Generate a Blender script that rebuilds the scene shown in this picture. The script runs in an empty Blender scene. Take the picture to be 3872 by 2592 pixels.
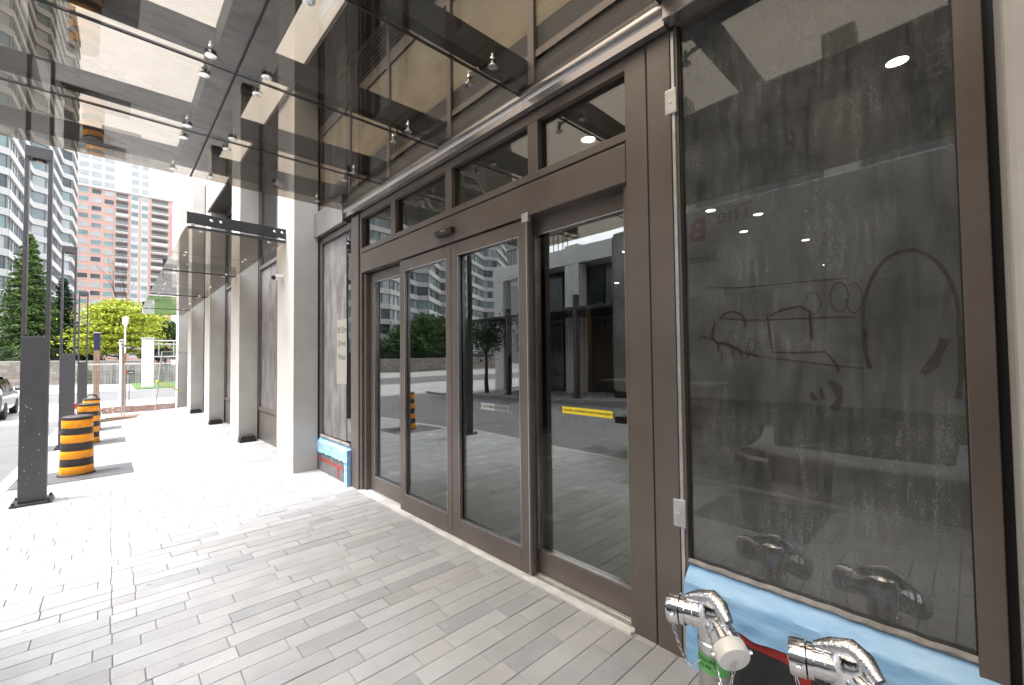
import bpy, math, random
import numpy as np
from mathutils import Matrix, Vector

random.seed(7)
rng = np.random.default_rng(7)
sc = bpy.context.scene
col = sc.collection
R = math.radians

# ------------------------------------------------------------------ camera
EYE = (0.0, 0.0, 1.8)
_a, _b, _c = -0.74933094, -0.02938954, -0.01101723      # yaw, pitch, roll
ca, sa, cb, sb, cc, sn = math.cos(_a), math.sin(_a), math.cos(_b), math.sin(_b), math.cos(_c), math.sin(_c)
_M = np.array([[cc, -sn, 0], [sn, cc, 0], [0, 0, 1]]) @ np.array([[1, 0, 0], [0, cb, -sb], [0, sb, cb]]) @ np.array([[ca, 0, sa], [0, 1, 0], [-sa, 0, ca]])
def _w(r): return Vector((r[0], r[2], -r[1]))
cam_d = bpy.data.cameras.new('camera')
cam = bpy.data.objects.new('camera', cam_d)
col.objects.link(cam)
_r, _u, _f = _w(_M[0]), -_w(_M[1]), _w(_M[2])
cam.matrix_world = Matrix(((_r.x, _u.x, -_f.x, EYE[0]), (_r.y, _u.y, -_f.y, EYE[1]), (_r.z, _u.z, -_f.z, EYE[2]), (0, 0, 0, 1)))
cam_d.sensor_width = 36.0
cam_d.lens = 0.84386773 * 18.0
cam_d.clip_start = 0.05
cam_d.clip_end = 3000
sc.camera = cam

# ------------------------------------------------------------------ world, sun, exposure
SUN_EL, SUN_AZ = R(63), R(-72)         # azimuth measured from +Y towards +X
world = bpy.data.worlds.new('World')
sc.world = world
world.use_nodes = True
nt = world.node_tree
nt.nodes.clear()
sky = nt.nodes.new('ShaderNodeTexSky')
sky.sky_type = 'NISHITA'
sky.sun_disc = False
sky.sun_elevation = SUN_EL
sky.sun_rotation = SUN_AZ
sky.dust_density = 4.0
sky.air_density = 1.0
hs = nt.nodes.new('ShaderNodeHueSaturation')
hs.inputs['Saturation'].default_value = 0.22
bgn = nt.nodes.new('ShaderNodeBackground')
bgn.inputs['Strength'].default_value = 0.15
wo = nt.nodes.new('ShaderNodeOutputWorld')
nt.links.new(sky.outputs[0], hs.inputs['Color'])
nt.links.new(hs.outputs[0], bgn.inputs['Color'])
nt.links.new(bgn.outputs[0], wo.inputs[0])
sd = bpy.data.lights.new('sun', 'SUN')
sd.energy = 0.55
sd.angle = R(20)
sd.color = (1.0, 0.975, 0.94)
sun = bpy.data.objects.new('sun', sd)
col.objects.link(sun)
_d = Vector((math.sin(SUN_AZ) * math.cos(SUN_EL), math.cos(SUN_AZ) * math.cos(SUN_EL), math.sin(SUN_EL)))
sun.rotation_euler = _d.to_track_quat('Z', 'Y').to_euler()
sc.view_settings.view_transform = 'Standard'
sc.view_settings.look = 'None'
sc.view_settings.gamma = 1.0
sc.view_settings.exposure = 2.42
try:
    sc.cycles.use_denoising = True
    sc.cycles.max_bounces = 10
    sc.cycles.diffuse_bounces = 3
    sc.cycles.glossy_bounces = 4
    sc.cycles.transmission_bounces = 6
    sc.cycles.transparent_max_bounces = 16
    sc.cycles.sample_clamp_indirect = 6.0
    sc.cycles.caustics_reflective = False
    sc.cycles.caustics_refractive = False
except Exception:
    pass

# ------------------------------------------------------------------ materials
MATS = {}
def mat(name, color, rough=0.6, metal=0.0, var=None, scale=6.0, detail=5.0, bump=0.0, bscale=40.0, stretch=(1, 1, 1), spec=0.5, vlo=0.35, vhi=0.65, island=0.0, coat=0.0, dirt=False):
    """procedural principled material; var = second colour mixed in by noise; island = value jitter per mesh island/object"""
    if name in MATS: return MATS[name]
    m = bpy.data.materials.new(name)
    m.use_nodes = True
    n = m.node_tree
    p = n.nodes['Principled BSDF']
    p.inputs['Roughness'].default_value = rough
    p.inputs['Metallic'].default_value = metal
    p.inputs['Specular IOR Level'].default_value = spec
    p.inputs['Coat Weight'].default_value = coat
    p.inputs['Base Color'].default_value = (*color, 1)
    tc = n.nodes.new('ShaderNodeTexCoord')
    mp = n.nodes.new('ShaderNodeMapping')
    mp.inputs['Scale'].default_value = stretch
    geo = n.nodes.new('ShaderNodeNewGeometry')
    n.links.new(geo.outputs['Position'], mp.inputs['Vector'])
    out = None
    if var is not None:
        nz = n.nodes.new('ShaderNodeTexNoise')
        nz.inputs['Scale'].default_value = scale
        nz.inputs['Detail'].default_value = detail
        n.links.new(mp.outputs[0], nz.inputs['Vector'])
        rp = n.nodes.new('ShaderNodeMapRange')
        rp.inputs['From Min'].default_value = vlo
        rp.inputs['From Max'].default_value = vhi
        n.links.new(nz.outputs['Fac'], rp.inputs['Value'])
        mx = n.nodes.new('ShaderNodeMix')
        mx.data_type = 'RGBA'
        mx.inputs['A'].default_value = (*color, 1)
        mx.inputs['B'].default_value = (*var, 1)
        n.links.new(rp.outputs[0], mx.inputs['Factor'])
        out = mx.outputs['Result']
        r2 = n.nodes.new('ShaderNodeMapRange')
        r2.inputs['To Min'].default_value = max(0.02, rough - 0.08)
        r2.inputs['To Max'].default_value = min(1, rough + 0.08)
        n.links.new(nz.outputs['Fac'], r2.inputs['Value'])
        n.links.new(r2.outputs[0], p.inputs['Roughness'])
    if island > 0:
        h = n.nodes.new('ShaderNodeHueSaturation')
        oi = n.nodes.new('ShaderNodeObjectInfo')
        ad = n.nodes.new('ShaderNodeMath'); ad.operation = 'ADD'
        fr = n.nodes.new('ShaderNodeMath'); fr.operation = 'FRACT'
        n.links.new(geo.outputs['Random Per Island'], ad.inputs[0])
        n.links.new(oi.outputs['Random'], ad.inputs[1])
        n.links.new(ad.outputs[0], fr.inputs[0])
        vr = n.nodes.new('ShaderNodeMapRange')
        vr.inputs['To Min'].default_value = 1 - island
        vr.inputs['To Max'].default_value = 1 + island
        n.links.new(fr.outputs[0], vr.inputs['Value'])
        n.links.new(vr.outputs[0], h.inputs['Value'])
        if out is None: h.inputs['Color'].default_value = (*color, 1)
        else: n.links.new(out, h.inputs['Color'])
        out = h.outputs[0]
    if dirt:
        v1 = n.nodes.new('ShaderNodeTexVoronoi'); v1.inputs['Scale'].default_value = 3.4
        n.links.new(geo.outputs['Position'], v1.inputs['Vector'])
        a1 = n.nodes.new('ShaderNodeMapRange'); a1.inputs['From Min'].default_value = 0.035; a1.inputs['From Max'].default_value = 0.06; a1.inputs['To Min'].default_value = 0.62; a1.inputs['To Max'].default_value = 1.0
        n.links.new(v1.outputs['Distance'], a1.inputs['Value'])
        n1 = n.nodes.new('ShaderNodeTexNoise'); n1.inputs['Scale'].default_value = 0.9; n1.inputs['Detail'].default_value = 9; n1.inputs['Roughness'].default_value = 0.7
        n.links.new(geo.outputs['Position'], n1.inputs['Vector'])
        a2 = n.nodes.new('ShaderNodeMapRange'); a2.inputs['From Min'].default_value = 0.36; a2.inputs['From Max'].default_value = 0.62; a2.inputs['To Min'].default_value = 0.92; a2.inputs['To Max'].default_value = 1.06
        n.links.new(n1.outputs['Fac'], a2.inputs['Value'])
        mm = n.nodes.new('ShaderNodeMath'); mm.operation = 'MULTIPLY'
        n.links.new(a1.outputs[0], mm.inputs[0]); n.links.new(a2.outputs[0], mm.inputs[1])
        hd2 = n.nodes.new('ShaderNodeHueSaturation')
        n.links.new(mm.outputs[0], hd2.inputs['Value']); n.links.new(out, hd2.inputs['Color'])
        out = hd2.outputs[0]
    if out is not None: n.links.new(out, p.inputs['Base Color'])
    if bump > 0:
        bz = n.nodes.new('ShaderNodeTexNoise')
        bz.inputs['Scale'].default_value = bscale
        bz.inputs['Detail'].default_value = 4
        n.links.new(mp.outputs[0], bz.inputs['Vector'])
        bp = n.nodes.new('ShaderNodeBump')
        bp.inputs['Strength'].default_value = bump
        bp.inputs['Distance'].default_value = 0.01
        n.links.new(bz.outputs['Fac'], bp.inputs['Height'])
        n.links.new(bp.outputs[0], p.inputs['Normal'])
    MATS[name] = m
    return m

def emis(name, color, strength):
    if name in MATS: return MATS[name]
    m = bpy.data.materials.new(name); m.use_nodes = True
    p = m.node_tree.nodes['Principled BSDF']
    p.inputs['Base Color'].default_value = (*color, 1)
    p.inputs['Emission Color'].default_value = (*color, 1)
    p.inputs['Emission Strength'].default_value = strength
    MATS[name] = m
    return m

def glass(name, tint, ior, dust=None, dcol=(0.3, 0.28, 0.26), dstretch=(1, 1, 1), dscale=3.0, wav=0.0, wscale=1.2, rough=0.0, speck=0.0):
    """thin architectural glass: tinted transparency + Fresnel mirror, optional dust film (lo, hi, max)"""
    if name in MATS: return MATS[name]
    m = bpy.data.materials.new(name); m.use_nodes = True
    n = m.node_tree; n.nodes.clear()
    out = n.nodes.new('ShaderNodeOutputMaterial')
    tr = n.nodes.new('ShaderNodeBsdfTransparent'); tr.inputs[0].default_value = (*tint, 1)
    gl = n.nodes.new('ShaderNodeBsdfGlossy'); gl.inputs['Roughness'].default_value = rough
    lw_ = n.nodes.new('ShaderNodeLayerWeight'); lw_.inputs['Blend'].default_value = 0.5
    pw = n.nodes.new('ShaderNodeMath'); pw.operation = 'POWER'; pw.inputs[1].default_value = 5.0
    n.links.new(lw_.outputs['Facing'], pw.inputs[0])
    r0 = ((ior - 1) / (ior + 1)) ** 2
    fr = n.nodes.new('ShaderNodeMath'); fr.operation = 'MULTIPLY_ADD'; fr.inputs[1].default_value = 1 - r0; fr.inputs[2].default_value = r0
    n.links.new(pw.outputs[0], fr.inputs[0])          # Schlick reflectance, the same from both sides of the sheet
    mx = n.nodes.new('ShaderNodeMixShader')
    n.links.new(fr.outputs[0], mx.inputs[0]); n.links.new(tr.outputs[0], mx.inputs[1]); n.links.new(gl.outputs[0], mx.inputs[2])
    geo = n.nodes.new('ShaderNodeNewGeometry')
    if wav > 0:
        nz = n.nodes.new('ShaderNodeTexNoise'); nz.inputs['Scale'].default_value = wscale; nz.inputs['Detail'].default_value = 1
        n.links.new(geo.outputs['Position'], nz.inputs['Vector'])
        bp = n.nodes.new('ShaderNodeBump'); bp.inputs['Strength'].default_value = 1.0; bp.inputs['Distance'].default_value = wav
        n.links.new(nz.outputs['Fac'], bp.inputs['Height'])
        n.links.new(bp.outputs[0], gl.inputs['Normal'])
    last = mx.outputs[0]
    if dust:
        mp = n.nodes.new('ShaderNodeMapping'); mp.inputs['Scale'].default_value = dstretch
        n.links.new(geo.outputs['Position'], mp.inputs['Vector'])
        d1 = n.nodes.new('ShaderNodeTexNoise'); d1.inputs['Scale'].default_value = dscale; d1.inputs['Detail'].default_value = 6; d1.inputs['Roughness'].default_value = 0.62
        n.links.new(mp.outputs[0], d1.inputs['Vector'])
        r1 = n.nodes.new('ShaderNodeMapRange'); r1.inputs['From Min'].default_value = dust[0]; r1.inputs['From Max'].default_value = dust[1]; r1.inputs['To Max'].default_value = dust[2]
        r1.inputs['To Min'].default_value = dust[3] if len(dust) > 3 else 0.0
        n.links.new(d1.outputs['Fac'], r1.inputs['Value'])
        df = n.nodes.new('ShaderNodeBsdfDiffuse'); df.inputs[0].default_value = (*dcol, 1)
        m2 = n.nodes.new('ShaderNodeMixShader')
        fac = r1.outputs[0]
        if speck > 0:
            gz = n.nodes.new('ShaderNodeTexNoise'); gz.inputs['Scale'].default_value = 110; gz.inputs['Detail'].default_value = 5; gz.inputs['Roughness'].default_value = 0.8
            n.links.new(geo.outputs['Position'], gz.inputs['Vector'])
            gr = n.nodes.new('ShaderNodeMapRange'); gr.inputs['From Min'].default_value = 0.4; gr.inputs['From Max'].default_value = 0.68; gr.inputs['To Min'].default_value = 0.7; gr.inputs['To Max'].default_value = 2.0
            n.links.new(gz.outputs['Fac'], gr.inputs['Value'])
            bz2 = n.nodes.new('ShaderNodeTexNoise'); bz2.inputs['Scale'].default_value = 2.6; bz2.inputs['Detail'].default_value = 7; bz2.inputs['Roughness'].default_value = 0.65
            n.links.new(geo.outputs['Position'], bz2.inputs['Vector'])
            br2 = n.nodes.new('ShaderNodeMapRange'); br2.inputs['From Min'].default_value = 0.38; br2.inputs['From Max'].default_value = 0.66; br2.inputs['To Min'].default_value = 0.55; br2.inputs['To Max'].default_value = 1.35
            n.links.new(bz2.outputs['Fac'], br2.inputs['Value'])
            gm_ = n.nodes.new('ShaderNodeMath'); gm_.operation = 'MULTIPLY'
            gm2 = n.nodes.new('ShaderNodeMath'); gm2.operation = 'MULTIPLY'
            n.links.new(gr.outputs[0], gm_.inputs[0]); n.links.new(br2.outputs[0], gm_.inputs[1])
            n.links.new(gm_.outputs[0], gm2.inputs[0]); n.links.new(fac, gm2.inputs[1])
            fac = gm2.outputs[0]
        if speck > 0:
            vz = n.nodes.new('ShaderNodeTexVoronoi'); vz.inputs['Scale'].default_value = 55
            n.links.new(geo.outputs['Position'], vz.inputs['Vector'])
            lt = n.nodes.new('ShaderNodeMath'); lt.operation = 'LESS_THAN'; lt.inputs[1].default_value = 0.11
            n.links.new(vz.outputs['Distance'], lt.inputs[0])
            big = n.nodes.new('ShaderNodeTexNoise'); big.inputs['Scale'].default_value = 2.3
            n.links.new(geo.outputs['Position'], big.inputs['Vector'])
            g = n.nodes.new('ShaderNodeMath'); g.operation = 'GREATER_THAN'; g.inputs[1].default_value = 0.5
            n.links.new(big.outputs['Fac'], g.inputs[0])
            mu = n.nodes.new('ShaderNodeMath'); mu.operation = 'MULTIPLY'
            n.links.new(lt.outputs[0], mu.inputs[0]); n.links.new(g.outputs[0], mu.inputs[1])
            m3 = n.nodes.new('ShaderNodeMath'); m3.operation = 'MULTIPLY'; m3.inputs[1].default_value = speck
            n.links.new(mu.outputs[0], m3.inputs[0])
            mxx = n.nodes.new('ShaderNodeMath'); mxx.operation = 'MAXIMUM'
            n.links.new(fac, mxx.inputs[0]); n.links.new(m3.outputs[0], mxx.inputs[1])
            fac = mxx.outputs[0]
        n.links.new(fac, m2.inputs[0]); n.links.new(last, m2.inputs[1]); n.links.new(df.outputs[0], m2.inputs[2])
        last = m2.outputs[0]
    n.links.new(last, out.inputs[0])
    MATS[name] = m
    return m

BRONZE = mat('bronze_anodised_metal', (0.152, 0.128, 0.115), 0.40, 0.4, (0.172, 0.147, 0.133), 3.0, bump=0.02, bscale=300)
BRONZE_D = mat('dark_bronze_gasket', (0.02, 0.018, 0.017), 0.6)
GUTTER = mat('satin_bronze_fascia', (0.40, 0.375, 0.37), 0.24, 0.85, (0.45, 0.42, 0.41), 2.0)
ALU = mat('mill_aluminium', (0.62, 0.62, 0.62), 0.38, 0.6, (0.5, 0.5, 0.5), 12)
STEEL = mat('polished_stainless', (0.75, 0.75, 0.76), 0.16, 1.0)
CHROME = mat('cast_chrome', (0.80, 0.80, 0.82), 0.11, 1.0, (0.70, 0.70, 0.715), 9, detail=6)
CHROME_R = mat('pitted_cast_chrome', (0.62, 0.62, 0.64), 0.16, 1.0, bump=0.4, bscale=110)
BLACKSTEEL = mat('black_painted_steel', (0.022, 0.022, 0.024), 0.42, 0.0, (0.032, 0.032, 0.034), 5)
LAMPGREY = mat('charcoal_powder_coat', (0.072, 0.069, 0.072), 0.45, 0.0, (0.085, 0.081, 0.084), 9, bump=0.03, bscale=400)
STONE = mat('cast_stone_cladding', (0.54, 0.515, 0.48), 0.85, 0, (0.48, 0.455, 0.42), 2.2, bump=0.18, bscale=90)
WHITECON = mat('white_precast_concrete', (0.78, 0.775, 0.76), 0.85, 0, (0.70, 0.695, 0.68), 1.3, bump=0.1, bscale=60)
PAVER = mat('concrete_paver', (0.375, 0.378, 0.388), 0.82, 0, (0.335, 0.338, 0.348), 3.2, detail=8, bump=0.3, bscale=120, island=0.09, dirt=True)
PAVER_W = mat('concrete_paver_warm', (0.372, 0.37, 0.372), 0.82, 0, (0.308, 0.306, 0.31), 3.6, detail=8, bump=0.3, bscale=120, island=0.09, dirt=True)
PAVER_D = mat('concrete_paver_dark', (0.325, 0.332, 0.346), 0.82, 0, (0.29, 0.295, 0.308), 4.2, detail=8, bump=0.3, bscale=120, island=0.09, dirt=True)
JOINT = mat('paver_joint_sand', (0.27, 0.268, 0.265), 0.95, 0, (0.20, 0.197, 0.195), 30)
ASPHALT = mat('asphalt', (0.125, 0.125, 0.13), 0.9, 0, (0.155, 0.154, 0.155), 1.2, detail=8, bump=0.3, bscale=150)
CONC = mat('pale_concrete', (0.42, 0.41, 0.40), 0.88, 0, (0.35, 0.34, 0.33), 0.8, detail=7, bump=0.12, bscale=50)
GRASS = mat('lawn_grass', (0.055, 0.12, 0.025), 0.95, 0, (0.09, 0.16, 0.04), 2.5)
GROUNDM = mat('distant_ground', (0.30, 0.295, 0.28), 0.95, 0, (0.24, 0.235, 0.22), 0.05)
PLATE = mat('cast_iron_plate', (0.085, 0.087, 0.095), 0.55, 0.25, (0.125, 0.127, 0.135), 5)
ORANGE = mat('orange_reflective_sheeting', (0.98, 0.36, 0.014), 0.36, 0, (0.62, 0.20, 0.02), 11, detail=9, vlo=0.56, vhi=0.74)
BARRELBLK = mat('black_drum_plastic', (0.03, 0.024, 0.022), 0.5, 0, (0.045, 0.035, 0.032), 14)
RUBBER = mat('black_rubber', (0.018, 0.018, 0.018), 0.75)
BLUETAPE = mat('blue_masking_film', (0.24, 0.48, 0.78), 0.42, 0, (0.36, 0.60, 0.86), 7, bump=0.9, bscale=9, stretch=(1, 0.6, 2.0))
REDTAPE = mat('red_sheathing_tape', (0.48, 0.045, 0.035), 0.42, 0, (0.30, 0.03, 0.03), 14, bump=0.3, bscale=60)
MEMBRANE = mat('black_membrane', (0.035, 0.037, 0.042), 0.42, 0, (0.075, 0.077, 0.082), 8, bump=0.4, bscale=30, vlo=0.5, vhi=0.72)
MEMBRANE_G = mat('grey_membrane', (0.10, 0.10, 0.105), 0.55, 0, (0.17, 0.165, 0.16), 7, bump=0.3, bscale=30)
PIPEM = mat('dull_galvanised_pipe', (0.42, 0.41, 0.40), 0.42, 0.6, (0.34, 0.33, 0.32), 12, stretch=(1, 1, 0.2))
GREENTAPE = mat('green_painter_tape', (0.10, 0.36, 0.10), 0.6, 0, (0.13, 0.42, 0.13), 20)
INK = mat('black_marker_ink', (0.012, 0.012, 0.014), 0.6)
CLEARCAP = mat('frosted_plastic_cap', (0.66, 0.65, 0.62), 0.35)
GASKET = mat('grey_dusty_gasket', (0.20, 0.19, 0.18), 0.8, 0, (0.32, 0.31, 0.30), 18)
THRESH = mat('stone_threshold', (0.72, 0.715, 0.70), 0.55, 0, (0.52, 0.51, 0.49), 5)
YELLOWST = mat('yellow_sticker', (0.85, 0.68, 0.03), 0.45)
WHITEST = mat('clear_white_sticker', (0.42, 0.43, 0.43), 0.5)
PAPER = mat('beige_paper_notice', (0.25, 0.235, 0.20), 0.8)
WHITEP = mat('white_plastic', (0.78, 0.78, 0.78), 0.35)
DARKGLOSS = mat('dark_dome_lens', (0.01, 0.01, 0.015), 0.08)
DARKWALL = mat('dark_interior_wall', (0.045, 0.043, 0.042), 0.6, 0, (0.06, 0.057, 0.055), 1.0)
LOBBYWALL = mat('grey_lobby_wall', (0.16, 0.155, 0.145), 0.6, 0, (0.19, 0.185, 0.17), 1.0)
LOBBYCEIL = mat('lobby_ceiling', (0.34, 0.32, 0.29), 0.7)
LOBBYFLOOR = mat('lobby_floor_tile', (0.09, 0.083, 0.075), 0.25, 0, (0.13, 0.12, 0.108), 2)
WOOD = mat('walnut_veneer', (0.11, 0.055, 0.028), 0.45, 0, (0.06, 0.03, 0.016), 3, stretch=(1, 1, 8))
LAMPLIT = emis('lit_downlight', (1.0, 0.86, 0.66), 14.0)
DUSTPANEL = mat('dusty_spandrel_glass', (0.19, 0.162, 0.112), 0.55, 0, (0.27, 0.232, 0.165), 2.6, detail=8)
KICK = mat('bronze_kick_panel', (0.16, 0.142, 0.13), 0.4, 0.5, (0.19, 0.17, 0.155), 3)
BRICK = mat('red_brick', (0.58, 0.36, 0.31), 0.9, 0, (0.64, 0.41, 0.355), 0.6)
PALE = mat('pale_precast', (0.62, 0.61, 0.60), 0.85, 0, (0.56, 0.55, 0.54), 0.3)
BALC = mat('balcony_slab', (0.66, 0.65, 0.64), 0.8)
SHADE = mat('balcony_shade_panel', (0.14, 0.135, 0.135), 0.7)  # dark tone painting balcony shade on a flat wall
RAIL = mat('grey_balcony_rail', (0.34, 0.35, 0.37), 0.5)
PANES = [mat('pane_blue', (0.16, 0.20, 0.215), 0.1, 0, (0.23, 0.275, 0.285), 0.4),
         mat('pane_dark', (0.045, 0.06, 0.07), 0.08, 0, (0.08, 0.10, 0.11), 0.5),
         mat('pane_blind', (0.46, 0.48, 0.48), 0.25, 0, (0.36, 0.40, 0.41), 0.5),
         mat('pane_teal', (0.17, 0.27, 0.28), 0.12, 0, (0.24, 0.33, 0.33), 0.4)]
ROCK = mat('sandstone_block', (0.36, 0.32, 0.28), 0.9, 0, (0.29, 0.25, 0.215), 2, bump=0.4, bscale=8, island=0.22)
CAP = mat('limestone_cap', (0.46, 0.44, 0.40), 0.85, 0, (0.40, 0.38, 0.35), 2)
IRON = mat('black_iron', (0.012, 0.012, 0.013), 0.5)
BARK = mat('bark', (0.07, 0.052, 0.04), 0.95, 0, (0.045, 0.034, 0.026), 6, bump=0.5, bscale=12)
def leafmat(name, c, c2): return mat(name, c, 0.6, 0, c2, 0.9, detail=4, island=0.35, spec=0.25)
LEAF_CON = leafmat('conifer_needles', (0.06, 0.11, 0.03), (0.11, 0.17, 0.05))
LEAF_DK = leafmat('dark_blue_green_leaves', (0.018, 0.045, 0.024), (0.038, 0.075, 0.036))
LEAF_YEL = leafmat('golden_locust_leaves', (0.48, 0.50, 0.06), (0.34, 0.42, 0.05))
LEAF_GRN = leafmat('mid_green_leaves', (0.05, 0.10, 0.028), (0.085, 0.14, 0.045))
GALV = mat('galvanised_wire', (0.5, 0.5, 0.5), 0.45, 0.6)
TIMBER = mat('weathered_timber', (0.30, 0.20, 0.14), 0.85, 0, (0.22, 0.145, 0.10), 3, stretch=(3, 3, 0.6), bump=0.3, bscale=20)
NAVY = mat('navy_wrap', (0.012, 0.016, 0.06), 0.55)
CARPAINT = mat('dark_grey_car_paint', (0.14, 0.14, 0.15), 0.22, 0.5, coat=0.6)
CARGLASS = mat('car_window_glass', (0.01, 0.012, 0.016), 0.05)
TYRE = mat('tyre_rubber', (0.015, 0.015, 0.016), 0.8)
RIM = mat('alloy_rim', (0.5, 0.5, 0.52), 0.3, 0.9)
TAIL = mat('red_tail_lamp', (0.5, 0.01, 0.012), 0.25)
HEADL = mat('clear_headlamp', (0.6, 0.62, 0.65), 0.1)
TRUCKGREY = mat('grey_truck_box', (0.55, 0.55, 0.535), 0.5, 0, (0.31, 0.31, 0.30), 1.5)
TRUCKDARK = mat('dark_truck_chassis', (0.02, 0.02, 0.02), 0.6)
TRUCKRED = mat('red_brown_livery', (0.22, 0.03, 0.02), 0.5)
TRUCKBRN = mat('dark_lettering', (0.05, 0.025, 0.02), 0.5)
CHAIRM = mat('tan_leather', (0.11, 0.06, 0.032), 0.5)

CANGLASS = glass('bronze_tinted_glass', (0.575, 0.535, 0.48), 1.85, dust=(0.45, 0.8, 0.02, 0.0), dcol=(0.42, 0.36, 0.27), dscale=7, wav=0.0006, wscale=2.0)
DOORGLASS = glass('coated_door_glass', (0.50, 0.57, 0.56), 2.6, wav=0.0006, wscale=1.6)
TRANGLASS = glass('transom_glass', (0.55, 0.55, 0.50), 2.2, wav=0.0011, wscale=2.0)
DUSTGLASS = glass('dust_filmed_glass', (0.46, 0.48, 0.485), 2.0, dust=(0.28, 0.74, 0.27, 0.08), dcol=(0.32, 0.335, 0.335), dstretch=(1, 1.0, 0.13), dscale=34.0, wav=0.0012, speck=0.42)
FILMGLASS = glass('filmed_window_glass', (0.5, 0.48, 0.46), 1.6, dust=(0.35, 0.62, 0.92, 0.5), dcol=(0.235, 0.222, 0.218), dstretch=(1, 2.2, 0.8), dscale=2.4)
CARWIN = CARGLASS

# ------------------------------------------------------------------ mesh helpers
WLOC = {}
def setp(o, label=None, cat=None, group=None, kind=None):
    if label: o['label'] = label
    if cat: o['category'] = cat
    if group: o['group'] = group
    if kind: o['kind'] = kind
    return o

def thing(name, label, cat, loc=(0, 0, 0), group=None):
    o = bpy.data.objects.new(name, None)
    o.empty_display_size = 0.1
    col.objects.link(o)
    o.location = loc
    WLOC[o.name] = Vector(loc)
    return setp(o, label, cat, group)

def link(name, me, parent=None, off=None):
    o = bpy.data.objects.new(name, me)
    col.objects.link(o)
    if parent is not None: o.parent = parent
    if off is not None: o.location = off
    WLOC[o.name] = (WLOC.get(parent.name, Vector((0, 0, 0))) if parent is not None else Vector((0, 0, 0)))
    return o

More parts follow.
